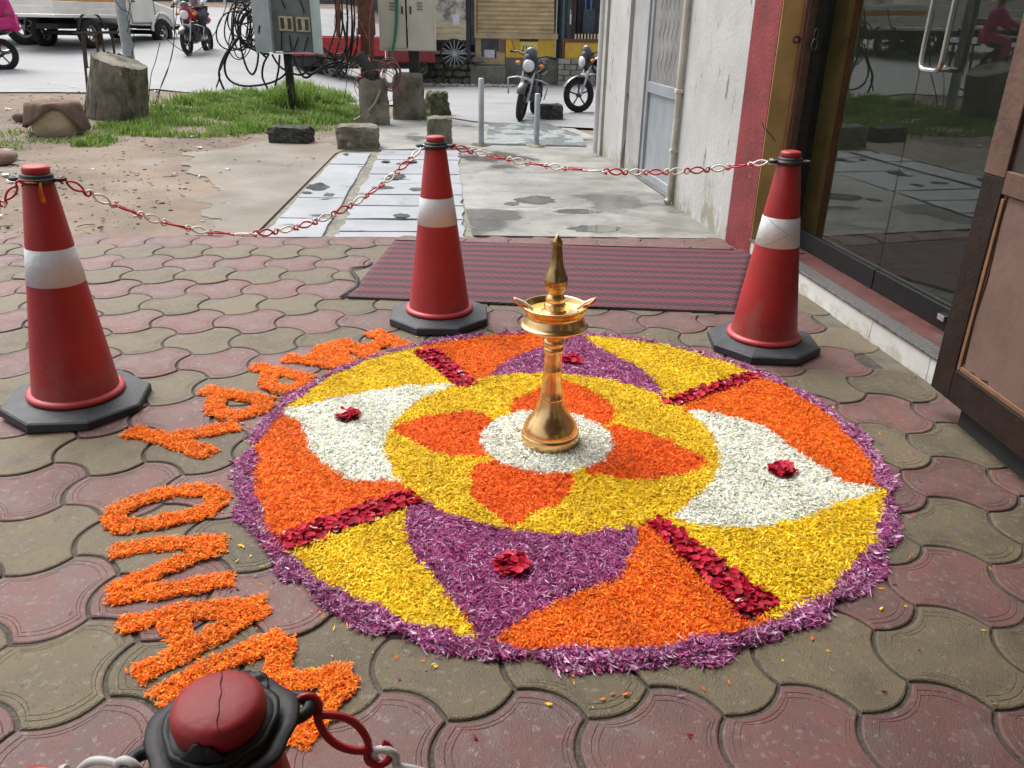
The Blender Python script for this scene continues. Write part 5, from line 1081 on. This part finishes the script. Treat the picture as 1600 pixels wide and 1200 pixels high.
bwl = thing('block_wall', 'low grey block wall under the teal kiosk', 'wall', (2.8, YS-.2, 0)); a, c = py(871, 133, Yw), py(960, 93, Yw)
MB().box(a.x, c.x, Yw+.03, Yw+.5, -.1, c.z).build('core', mat('block_joint', (.09, .085, .075), .95), bwl)
rowh = (c.z+.02)/5
for j in range(5):
    xx = a.x-(.16 if j % 2 else 0)
    while xx < c.x: MB().box(max(a.x, xx)+.01, min(xx+.30, c.x), Yw, Yw+.05, -.02+j*rowh+.012, -.02+(j+1)*rowh-.004, .006).build('block', mat('grey_block', (.27, .26, .23), .9, .35, 6, .5, 30, rnd=.12), bwl); xx += .32
# teal kiosk
kk = thing('teal_kiosk', 'teal and brown kiosk with yellow front panel at the right of the shutter shop', 'kiosk', (2.9, YS, 0)); teal = mat('teal_paint', (.035, .14, .18), .5, .3, 3)
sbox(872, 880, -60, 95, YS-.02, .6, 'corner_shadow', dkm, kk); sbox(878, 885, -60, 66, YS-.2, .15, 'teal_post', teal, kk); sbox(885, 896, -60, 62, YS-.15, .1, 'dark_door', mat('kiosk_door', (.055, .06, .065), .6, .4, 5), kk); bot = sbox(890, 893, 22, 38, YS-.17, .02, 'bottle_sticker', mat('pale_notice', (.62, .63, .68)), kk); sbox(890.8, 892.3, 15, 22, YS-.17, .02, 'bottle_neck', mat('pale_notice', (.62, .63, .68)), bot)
brn = mat('kiosk_brown', (.14, .05, .03), .6, .3, 5); sbox(896, 901, -60, 65, YS-.2, .15, 'brown_post', brn, kk); sbox(878, 975, 62, 66, YS-.22, .2, 'brown_sill', brn, kk); yk = sbox(882, 980, 66, 93, YS-.2, .2, 'yellow_front', yelp, kk); sbox(878, 882, 66, 94, YS-.22, .2, 'brown_post', brn, kk)
sbox(888, 894, 72, 78, YS-.21, .008, 'sticker', mat('faded_sticker', (.62, .32, .16), .7, .4, 60), yk); sbox(911, 920, 87, 90, YS-.21, .008, 'sticker', mat('yellow_sticker', (.72, .62, .08), .7), yk)
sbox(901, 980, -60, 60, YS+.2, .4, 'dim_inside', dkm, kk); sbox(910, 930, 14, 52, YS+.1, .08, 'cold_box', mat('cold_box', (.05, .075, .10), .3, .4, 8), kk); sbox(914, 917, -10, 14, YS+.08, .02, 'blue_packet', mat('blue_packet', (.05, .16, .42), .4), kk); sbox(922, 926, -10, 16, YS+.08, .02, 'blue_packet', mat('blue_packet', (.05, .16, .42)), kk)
for k in range(9): sbox(898+k*5, 900.6+k*5, 53, 61, YS-.24, .03, 'awning_slat', mat('cream_slat', (.62, .54, .34), .6), kk)
# cream cart with notices and a spoked wheel
ct = thing('cream_cart', 'cream wooden cart with pasted notices and a spoked wheel across the road', 'cart', (-.5, YS-.5, 0)); Yc = YS-.6
crw = mat('cream_cart_paint', (.52, .46, .30), .6, .25, 3); stain(crw, .58, .7, (.3, .25, .17), (3, 3, 6))
for k in range(3): sbox(668, 728, 34+k*9.5, 43+k*9.5, Yc, .5, 'plank', crw, ct)
nb = sbox(670, 727, -40, 33, Yc+.02, .4, 'notice_board', mat('pasted_paper', (.42, .41, .34), .8, .6, 7, .2, 30, col2=(.12, .12, .11)), ct); sbox(707, 718, 22, 40, Yc-.01, .01, 'torn_paper', mat('pale_lilac_paper', (.60, .56, .62), .8), nb)
sbox(666, 728, 62, 66, Yc+.02, .5, 'underside', dkm, ct); sbox(679, 727, 80, 84, Yc-.1, .5, 'axle_board', mat('grey_board', (.25, .26, .26), .7), ct)
wc_ = py(710, 84, Yc-.12); whm = mat('wheel_steel', (.42, .46, .50), .5, metal=.3)
whl = MB().tube([(wc_.x+.32*math.cos(q), wc_.y, wc_.z+.32*math.sin(q)) for q in np.linspace(0, 6.28, 33)[:-1]], .022, 6, True).build('wheel', dkm, ct)
for k in range(16): q = 2*math.pi*k/16; MB().tube([(wc_.x, wc_.y-.01, wc_.z), (wc_.x+.31*math.cos(q), wc_.y-.01, wc_.z+.31*math.sin(q))], .010, 5).build('spoke', whm, whl)
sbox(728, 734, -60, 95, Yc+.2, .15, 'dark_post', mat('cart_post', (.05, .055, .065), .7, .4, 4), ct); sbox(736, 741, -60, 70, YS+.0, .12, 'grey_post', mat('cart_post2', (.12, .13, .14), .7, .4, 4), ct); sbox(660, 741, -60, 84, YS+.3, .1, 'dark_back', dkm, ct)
# weeds at the foot of the wall
wd2 = MB()
for k in range(26):
    q = random.uniform(0, 6.28); b = py(691, 118, Yw-.15); l = random.uniform(.08, .24); wd2.add([(b.x, b.y, .02+k*.012), (b.x+l*.5*math.cos(q)-.03*math.sin(q), b.y+l*.5*math.sin(q)+.03*math.cos(q), .08+k*.014), (b.x+l*math.cos(q), b.y+l*math.sin(q), .05+k*.015), (b.x+l*.5*math.cos(q)+.03*math.sin(q), b.y+l*.5*math.sin(q)-.03*math.cos(q), .08+k*.014)], [(0, 1, 2, 3)])
b = py(691, 118, Yw-.15); wp_ = thing('weed', 'leafy green weed growing at the foot of the rubble wall', 'plant', (b.x, b.y, 0)); wd2.build('leaves', mat('weed_leaf', (.10, .19, .05), .6, .4, 12), wp_); MB().tube([(b.x, b.y, -.05), (b.x+.01, b.y, .38)], .012, 5).build('stem', mat('weed_stem', (.10, .12, .05), .7), wp_)
dbr = MB()
for k in range(160): xx = random.uniform(-1.6, 1.0); dbr.blob((xx, Yw-.25-random.random()*.5, .02), (random.uniform(.03, .09),)*2+(random.uniform(.02, .05),), 1, .3, k, smooth=False)
tag(dbr.build('rubble', mat('pale_rubble', (.30, .28, .25), .9, .5, 9)), 'pale rubble and rubbish along the foot of the shops', 'rubble', kind='stuff')
# terrace of shops closing the street behind
bb = thing('street_terrace', 'long dim row of shop backs closing the far side of the street', 'building', (0, 24, 0)); MB().box(-1.3, 14, 22.2, 26, -.1, 4.5).build('wall', mat('terrace_wall', (.16, .155, .15), .9, .4, 2), bb); MB().box(-1.4, 14.1, 21.2, 26.1, 4.5, 4.7).build('roof', mat('terrace_roof', (.2, .19, .18), .8), bb)
bb2 = thing('far_terrace', 'grey buildings behind the trucks at the end of the road', 'building', (-20, 45, 1.5)); MB().box(-60, -2, 44, 50, 0, 9).build('wall', mat('far_wall', (.10, .11, .115), .9, .4, .6), bb2)
for k in range(14): MB().box(-58+k*4, -56+k*4, 43.9, 43.99, 3.2, 5.2).build('window', mat('far_window', (.05, .055, .06), .3), bb2)

# ------------------------------------------------------------------ vehicles
tyre_m = mat('tyre_rubber', (.022, .022, .023), .8, .4, 14, .2, 60, spec=.3); alloy = mat('dark_alloy', (.05, .05, .055), .45, .3, 12, metal=.5); chrm = mat('dull_chrome', (.45, .46, .48), .3, .2, 12, metal=.9); eng = mat('engine_grey', (.10, .10, .105), .55, .4, 18, metal=.5); blkp = mat('black_gloss', (.014, .014, .017), .25, .2, 8, spec=.6)
def wheel(par, c, r, w_, axis='y', spokes=5, rim=alloy, rr=.68):
    pf = [(r*rr, -w_*.42), (r*.9, -w_*.5), (r*.985, -w_*.28), (r, 0), (r*.985, w_*.28), (r*.9, w_*.5), (r*rr, w_*.42)]
    t = MB(); t.lathe(pf, c, 28, axis=axis); t.f = t.f[:-2]; t.sm = t.sm[:-2]; ty = t.build('wheel', tyre_m, par, False)
    M = MB(); M.tube([(c[0]+r*rr*math.cos(q), c[1], c[2]+r*rr*math.sin(q)) for q in np.linspace(0, 6.28, 29)[:-1]], w_*.22, 6, True)
    for k in range(spokes): q = 2*math.pi*k/spokes+.3; M.tube([c, (c[0]+r*rr*math.cos(q), c[1], c[2]+r*rr*math.sin(q))], r*.05, 5)
    M.lathe([(r*.14, -w_*.45), (r*.14, w_*.45)], c, 12, axis='y'); M.build('rim', rim, ty, False); return ty
def motorcycle(lab, tank_m, group=None):
    t = thing('motorcycle', lab, 'motorcycle', (0, 0, 0), group)
    wheel(t, (.66, 0, .30), .30, .09); wheel(t, (-.62, 0, .30), .30, .11)
    for s in (-1, 1): MB().tube([(.66, s*.075, .30), (.52, s*.08, .66), (.45, s*.085, .86)], [.022, .026, .026], 8).build('fork_leg', chrm, t, False)
    M = MB(); v = []
    for q in np.linspace(.45, 2.75, 12):
        for y in (-.065, -.03, .03, .065): v.append((.66+.335*math.cos(q), y, .30+(.335-(.02 if abs(y) > .05 else 0))*math.sin(q)))
    M.add(v, [(i*4+j, i*4+j+1, i*4+j+5, i*4+j+4) for i in range(11) for j in range(3)], True); M.build('front_mudguard', blkp, t, False)
    M = MB(); M.blob((.12, 0, .84), (.27, .15, .13), 3, 0); M.build('fuel_tank', tank_m, t, False)
    M = MB(); M.blob((.50, 0, .88), (.13, .13, .19), 3, 0); hd = M.build('headlamp_fairing', tank_m, t, False)
    M = MB(); M.blob((.60, 0, .85), (.05, .095, .10), 3, 0); M.build('headlamp', mat('headlamp_glass', (.66, .68, .70), .08, .1, 9, spec=.7), hd, False)
    M = MB(); M.blob((.52, 0, 1.04), (.07, .10, .09), 2, 0); M.build('visor', mat('smoke_visor', (.10, .10, .12), .12, .2, 9), hd, False)
    M = MB(); M.blob((-.36, 0, .83), (.42, .135, .065), 3, 0); M.blob((-.62, 0, .87), (.2, .12, .06), 3, 0); M.build('seat', mat('seat_vinyl', (.022, .022, .024), .6), t, False)
    M = MB(); M.blob((-.66, 0, .74), (.24, .12, .10), 2, 0); M.build('tail_cowl', tank_m, t, False)
    M = MB(); M.box(-.10, .22, -.12, .12, .28, .52, .03); M.box(-.02, .16, -.09, .09, .5, .7, .02); M.build('engine', eng, t, False)
    M = MB(); M.tube([(.42, 0, .84), (.30, 0, .55), (.20, 0, .3), (-.2, 0, .3), (-.3, 0, .66), (.1, 0, .74)], .024, 6); M.tube([(-.3, .07, .66), (-.62, .09, .30)], .02, 6); M.tube([(-.3, -.07, .66), (-.62, -.09, .30)], .02, 6); M.build('frame', blkp, t, False)
    MB().tube([(.2, -.13, .36), (.0, -.15, .24), (-.4, -.16, .27), (-.78, -.17, .36)], [.02, .024, .042, .042], 10).build('exhaust', chrm, t, False)
    hb = MB().tube([(.34, -.36, 1.0), (.42, -.24, 1.02), (.45, -.06, .96), (.45, .06, .96), (.42, .24, 1.02), (.34, .36, 1.0)], .014, 8).build('handlebar', blkp, t, False)
    for s in (-1, 1):
        MB().tube([(.37, s*.28, 1.012), (.335, s*.375, 1.0)], .021, 8).build('grip', tyre_m, hb, False)
        MB().blob((.50, s*.19, .86), (.035, .05, .032), 2, 0).build('turn_signal', mat('amber_lens', (.70, .20, .02), .25), t, False)
    MB().tube([(.42, -.30, .36), (.40, -.34, .60), (.40, -.2, .64), (.40, .2, .64), (.40, .34, .60), (.42, .30, .36)], .013, 6).build('leg_guard', chrm, t, False)
    MB().box(.56, .575, -.10, .10, .60, .66, .004).build('number_plate', mat('white_plate', (.6, .6, .58), .5), t, False)
    return t
def place(o, loc, rz, lean=0): o.location = loc; o.rotation_euler = (lean, 0, rz); return o
b1 = motorcycle('black and silver motorcycle parked head-on behind the thin guard posts', mat('tank_silver_black', (.035, .035, .042), .3, .5, 5, metal=.3), 'motorcycles'); q = gp(812, 189); place(b1, (q[0]+.16, q[1]+.64, 0), R(-104), R(-8))
mir = MB().tube([(.36, -.30, 1.0), (.34, -.36, 1.12), (.33, -.38, 1.16)], .008, 5); mir.build('mirror_stalk', blkp, b1, False)
b2 = motorcycle('black motorcycle parked side-on, half hidden behind the white column', blkp, 'motorcycles'); q = gp(905, 176); place(b2, (q[0]+.66*math.cos(R(25)), q[1]+.25, 0), R(180+22), R(4))
b3 = motorcycle('red and black motorcycle with a rider on the road', mat('tank_red', (.30, .02, .03), .35, .3, 5), 'motorcycles'); q = at(293, 87); place(b3, (q[0]+.06, q[1]+.66, q[2]), R(-93))
b4 = motorcycle('dark scooter at the left edge carrying the person in pink', blkp, 'motorcycles'); q = at(6, 114); place(b4, (q[0]-.80, q[1]+.25, q[2]), R(200))

def body(name, verts, edges, rad, m, parent, root=0):
    me = bpy.data.meshes.new(name); me.from_pydata(verts, edges, []); o = bpy.data.objects.new(name, me); COL.objects.link(o); o.parent = parent
    sk_ = o.modifiers.new('skin', 'SKIN'); me.materials.append(m)
    for i, r_ in enumerate(rad): me.skin_vertices[0].data[i].radius = (r_, r_); me.skin_vertices[0].data[i].use_root = (i == root)
    sb_ = o.modifiers.new('sub', 'SUBSURF'); sb_.levels = 2; sb_.render_levels = 2; sk_.use_smooth_shade = True
    return o
skin_m = mat('skin_tone', (.22, .115, .07), .6, .12, 12, spec=.35); hair_m = mat('black_hair', (.01, .009, .009), .5, .3, 40)
def person(lab, loc, rz, shirt, trous, shoe, hair_len=.0):
    t = thing('person', lab, 'person', loc); t.rotation_euler = (0, 0, rz)
    # seated rider facing +x, hips at seat height
    V = [(-.28, 0, .92), (-.24, 0, 1.10), (-.18, 0, 1.30), (-.15, 0, 1.42), (-.13, 0, 1.52), (-.12, 0, 1.62), (-.10, 0, 1.74),
         (-.26, .10, .90), (.14, .20, .80), (.04, .20, .42), (.16, .21, .36), (-.26, -.10, .90), (.14, -.20, .80), (.04, -.20, .42), (.16, -.21, .36),
         (-.15, .17, 1.42), (.0, .30, 1.20), (.30, .32, 1.06), (.36, .32, 1.03), (-.15, -.17, 1.42), (.0, -.30, 1.20), (.30, -.32, 1.06), (.36, -.32, 1.03)]
    E = [(0, 1), (1, 2), (2, 3), (3, 4), (4, 5), (5, 6), (0, 7), (7, 8), (8, 9), (9, 10), (0, 11), (11, 12), (12, 13), (13, 14), (3, 15), (15, 16), (16, 17), (17, 18), (3, 19), (19, 20), (20, 21), (21, 22)]
    Rr = [.13, .12, .14, .13, .06, .085, .075, .095, .085, .055, .045, .095, .085, .055, .045, .07, .05, .04, .035, .07, .05, .04, .035]
    body('body', V, E, Rr, skin_m, t)
    cl = [(0, 'x')]; si = [0, 1, 2, 3, 15, 16, 17, 19, 20, 21]; mp = {k: i for i, k in enumerate(si)}
    body('shirt', [V[k] for k in si], [(mp[a], mp[b]) for a, b in E if a in mp and b in mp], [Rr[k]+.022 for k in si], shirt, t)
    pi_ = [0, 7, 8, 9, 11, 12, 13]; mp = {k: i for i, k in enumerate(pi_)}
    body('trousers', [V[k] for k in pi_], [(mp[a], mp[b]) for a, b in E if a in mp and b in mp], [Rr[k]+.02 for k in pi_], trous, t)
    for s in (-1, 1): MB().blob((.10, s*.205, .36), (.14, .055, .05), 2, .05, 3).build('shoe', shoe, t, False)
    MB().blob((-.125, 0, 1.72), (.105, .09, .10), 3, .04, 5).build('hair', hair_m, t, False)
    M = MB(); M.blob((-.0, 0, 1.68), (.022, .016, .025), 2, 0); M.build('nose', skin_m, t, False)
    for s in (-1, 1):
        MB().blob((-.012, s*.032, 1.70), (.012, .014, .009), 2, 0).build('eye', mat('eye_white', (.6, .6, .58), .3), t, False); MB().blob((-.09, s*.085, 1.68), (.022, .012, .03), 2, 0).build('ear', skin_m, t, False)
        for k in range(4): MB().tube([(.37, s*(.30+.016*k), 1.04), (.405, s*(.30+.016*k), 1.025), (.40, s*(.30+.016*k), 1.0)], [.010, .009, .007], 6).build('finger', skin_m, t, False)
    MB().blob((-.018, 0, 1.64), (.012, .026, .007), 2, 0).build('mouth', mat('lips', (.25, .08, .07), .5), t, False)
    return t
shirt1 = mat('pale_open_shirt', (.56, .60, .62), .8, .25, 9); p1 = person('rider in a pale shirt over mauve top on the red motorcycle', b3.location.copy(), b3.rotation_euler.z, shirt1, mat('dark_trousers', (.035, .035, .045), .8, .3, 9), mat('pale_shoe', (.5, .5, .48), .7))
M = MB(); M.blob((-.10, 0, 1.18), (.115, .075, .22), 3, .03, 2); M.build('under_shirt', mat('mauve_cloth', (.25, .18, .19), .85, .25, 14), p1, False)
p2 = person('person in bright pink clothes seated on the scooter at the left edge', b4.location+Vector((.62*math.cos(R(20)), .62*math.sin(R(20)), -.02)), b4.rotation_euler.z, mat('pink_cloth', (.55, .03, .19), .8, .25, 9), mat('pink_cloth', (.55, .03, .19)), mat('white_shoe', (.62, .62, .62), .7))
# small white pickup, seen from behind its rear quarter, driving to the right
def vbox(M, x0, x1, y0, y1, z0, z1, b=.03): return M.box(x0, x1, y0, y1, z0, z1, b)
wtp = mat('truck_white', (.80, .79, .74), .4, .12, 2); stain(wtp, .62, .6, (.42, .38, .30), (2, 2, 3)); orp = mat('truck_orange', (.62, .33, .10), .5, .2, 3); gls = mat('dark_window', (.04, .045, .05), .15, .3, 3)
pk = thing('pickup_truck', 'small white pickup truck driving right across the road', 'truck', (0, 0, 0))
for x in (0, 2.75):
    for y in (-.72, .72): wheel(pk, (x, y, .36), .36, .22, spokes=6, rim=mat('truck_rim', (.30, .30, .30), .5, metal=.3), rr=.55)
M = MB(); M.box(-.6, 3.3, -.35, .35, .46, .58); M.tube([(0, -.7, .36), (0, .7, .36)], .06, 8); M.tube([(2.75, -.7, .36), (2.75, .7, .36)], .06, 8); M.build('chassis', dkm, pk, False)
bedp = MB().box(-1.15, 1.35, -.82, .82, .72, .80, .02).build('bed_floor', wtp, pk, False)
for s in (-1, 1):
    for k in range(4): MB().box(-1.15, 1.35, s*.84-.02, s*.84+.02, .80+k*.145, .935+k*.145, .012).build('side_board', wtp if k != 2 else orp, bedp, False)
for k in range(3): MB().box(-1.18, -1.155, -.84, .84, .80+k*.19, .98+k*.19, .012).build('tail_board', wtp, bedp, False)
cabm = MB(); cabm.extrude([(1.42, -.78, .55), (1.42, -.78, 1.95), (2.10, -.74, 1.95), (2.55, -.76, 1.16), (3.36, -.74, .99), (3.46, -.74, .5)], (0, 1.54, 0)); co = bev(cabm.build('cab', wtp, pk, False), .05, 3)
for s in (-1, 1):
    M = MB(); M.extrude([(1.62, s*.782, 1.30), (1.62, s*.782, 1.84), (2.12, s*.765, 1.84), (2.46, s*.775, 1.30)], (0, s*.012, 0)); M.build('window', gls, co, False)
    d = MB().box(1.55, 2.45, s*.785-.008, s*.785+.008, .62, 1.26, .006).build('door', wtp, co, False); MB().box(1.60, 1.74, s*.80-.01, s*.80+.012, 1.12, 1.16, .004).build('handle', dkm, d, False)
    M = MB(); M.tube([(1.53, s*.797, .60), (1.53, s*.797, 1.28), (2.49, s*.797, 1.28), (2.49, s*.797, .60)], .012, 4, True); M.build('door_seam', dkm, co, False)
    M = MB(); M.tube([(2.75+.46*math.cos(q), s*.80, .40+.46*math.sin(q)) for q in np.linspace(0, math.pi, 13)], .04, 6); M.build('wheel_arch', wtp, pk, False)
    M = MB(); M.tube([(0+.46*math.cos(q), s*.82, .40+.46*math.sin(q)) for q in np.linspace(0.1, math.pi-.1, 13)], .03, 6); M.build('wheel_arch', dkm, pk, False)
    MB().box(2.58, 2.64, s*.92-.06, s*.92+.06, 1.25, 1.45, .02).build('mirror', dkm, pk, False); MB().blob((3.44, s*.56, .90), (.05, .12, .09), 2, 0).build('headlight', mat('headlamp_glass', (.66, .68, .70)), pk, False)
MB().box(1.45, 2.0, -.6, .6, 1.951, 1.97).build('roof_panel', wtp, pk, False); MB().box(3.47, 3.56, -.76, .76, .42, .58, .02).build('bumper', dkm, pk, False); MB().box(3.45, 3.475, -.38, .38, .66, .88, .01).build('grille', dkm, pk, False)
q = at(143, 76); place(pk, (q[0]-.62, q[1]+.25, q[2]), R(71)); pk.scale = (.93,)*3
# larger flatbed lorry to its left
lo = thing('flatbed_lorry', 'white flatbed lorry with orange boards at the top left corner', 'truck', (0, 0, 0))
for x in (-2.6, 1.2):
    for y in (-.8, .8): wheel(lo, (x, y, .42), .42, .26, spokes=6, rim=mat('truck_rim', (.30, .30, .30)), rr=.55)
MB().box(-5, 2.3, -.4, .4, .5, .75).build('chassis', dkm, lo, False); MB().box(-5, 2.4, -.98, .98, .86, .98, .02).build('bed_floor', wtp, lo, False)
for s in (-1, 1):
    for k in range(2): MB().box(-5, 2.38, s*1.0-.025, s*1.0+.025, .99+k*.22, 1.19+k*.22, .012).build('side_board', wtp, lo, False)
    for k in range(10): MB().box(-4.9+k*.72, -4.6+k*.72, s*.985-.02, s*.985+.02, 1.44, 1.9, .01).build('orange_board', orp, lo, False)
    MB().tube([(-5, s*1.02, .72), (2.2, s*1.02, .72)], .03, 6).build('under_rail', wtp, lo, False); MB().box(-.6, .2, s*1.03-.01, s*1.03+.012, .80, .97, .006).build('timber_block', wood2, lo, False); MB().box(1.2, 1.6, s*1.03-.01, s*1.03+.012, .86, .98, .006).build('reflector', mat('dull_red_lens', (.15, .06, .05), .5), lo, False)
MB().box(2.38, 2.46, -1.05, 1.05, .60, 2.0, .015).build('tail_gate', wtp, lo, False)
q = at(57, 73); place(lo, (q[0]-1.75, q[1]+.9, q[2]), R(14))
# auto rickshaw
ar = thing('auto_rickshaw', 'green and yellow three wheeled auto rickshaw behind the rider', 'auto rickshaw', (0, 0, 0)); gdk = mat('rickshaw_dark_green', (.03, .055, .05), .5, .3, 4); ylw = mat('rickshaw_yellow', (.66, .40, .04), .5, .2, 4)
for c in ((1.0, 0, .23), (-.9, -.55, .23), (-.9, .55, .23)): wheel(ar, c, .23, .12, spokes=5)
M = MB(); M.extrude([(-1.2, -.62, .3), (-1.2, -.62, .95), (.35, -.62, .95), (.75, -.5, .95), (1.15, -.45, .62), (1.15, -.45, .3)], (0, 1.2, 0)); bev(M.build('body', gdk, ar, False), .05, 3)
M = MB(); M.extrude([(-1.2, -.62, .951), (-1.15, -.6, 1.65), (.45, -.58, 1.72), (.8, -.55, .951), (.7, -.55, .951), (.38, -.56, 1.6), (-1.0, -.58, 1.55), (-1.05, -.6, .951)], (0, 1.2, 0)); M.build('hood', ylw, ar, False)
M = MB(); M.extrude([(.83, -.5, .98), (.50, -.5, 1.62), (.52, -.5, 1.62), (.85, -.5, .98)], (0, 1.0, 0)); M.build('windscreen', mat('pale_screen', (.55, .58, .58), .12), ar, False); MB().box(.84, .9, -.5, .5, .85, .97, .02).build('bonnet_band', ylw, ar, False)
MB().box(-.9, .0, -.5, .5, .5, .75, .04).build('seat', dkm, ar, False); MB().blob((1.16, 0, .72), (.06, .1, .1), 2, 0).build('headlight', mat('headlamp_glass', (.66, .68, .70)), ar, False)
q = at(330, 52); place(ar, (q[0]-.2, q[1]+.6, q[2]), R(-28))
ar2 = copy_tree(ar); q = at(262, 47); place(ar2, (q[0]+.8, q[1]+2.4, q[2]), R(165)); tag(ar2, 'dark auto rickshaw further back beside the blue tarpaulin', 'auto rickshaw', 'auto rickshaws'); tag(ar, group='auto rickshaws')
tp_ = MB(); q = at(268, 48); M = MB(); M.blob((0, 0, .85), (.42, .5, .95), 3, .06, 9, flat=0); tpo = M.build('tarpaulin_stack', mat('blue_tarpaulin', (.035, .11, .38), .45, .35, 5, .5, 12)); tpo.location = (q[0]+.1, q[1]+1.2, q[2]); tag(tpo, 'stack covered by a blue tarpaulin behind the pickup bonnet', 'tarpaulin')
# red goods carrier behind the cables
rc = thing('red_goods_carrier', 'red three wheeled goods carrier standing behind the electric boxes', 'truck', (0, 0, 0)); rdp = mat('carrier_red', (.42, .025, .03), .45, .2, 3); 
for c in ((1.5, .0, .26), (-.7, -.62, .26), (-.7, .62, .26)): wheel(rc, c, .26, .14, spokes=6, rim=mat('truck_rim', (.30, .30, .30)), rr=.55)
MB().box(-1.4, 1.5, -.3, .3, .26, .45).build('chassis', dkm, rc, False)
for s in (-1, 1):
    for k in range(3): MB().box(-1.5, .6, s*.68-.02, s*.68+.02, .55+k*.135, .68+k*.135, .01).build('side_board', rdp, rc, False)
for k in range(3): MB().box(-1.53, -1.505, -.68, .68, .55+k*.135, .68+k*.135, .01).build('tail_board', rdp, rc, False)
MB().box(-1.5, .6, -.67, .67, .45, .549).build('bed_floor', dkm, rc, False); cabr = MB(); cabr.extrude([(.66, -.6, .4), (.66, -.6, 1.7), (1.2, -.56, 1.7), (1.75, -.5, .95), (1.8, -.5, .4)], (0, 1.14, 0)); cb_ = bev(cabr.build('cab', mat('carrier_dark_red', (.20, .02, .025), .5, .3, 3), rc, False), .05, 3)
MB().extrude([(.8, -.61, 1.0), (.8, -.61, 1.55), (1.15, -.60, 1.55), (1.5, -.57, 1.0)], (0, -.012, 0)).build('window', mat('pale_screen', (.55, .58, .58)), cb_, False)
MB().box(-1.5, .6, -.715, -.70, .32, .50).build('mud_board', dkm, rc, False)
fcu = bpy.data.curves.new('side_letters', 'FONT'); fcu.body = 'AJ'; fcu.size = .15; fcu.extrude = .002; fo = bpy.data.objects.new('tmp', fcu); COL.objects.link(fo); dg = bpy.context.evaluated_depsgraph_get(); fm_ = bpy.data.meshes.new_from_object(fo.evaluated_get(dg)); bpy.data.objects.remove(fo)
fl = bpy.data.objects.new('side_letters', fm_); COL.objects.link(fl); fl.parent = rc; fl.location = (-.35, -.718, .36); fl.rotation_euler = (R(90), 0, 0); fm_.materials.clear(); fm_.materials.append(mat('white_letters', (.6, .6, .6), .6))
q = py(560, 78, 19.5); place(rc, (q.x, 19.5, T(q.x, 19.5)), R(8));
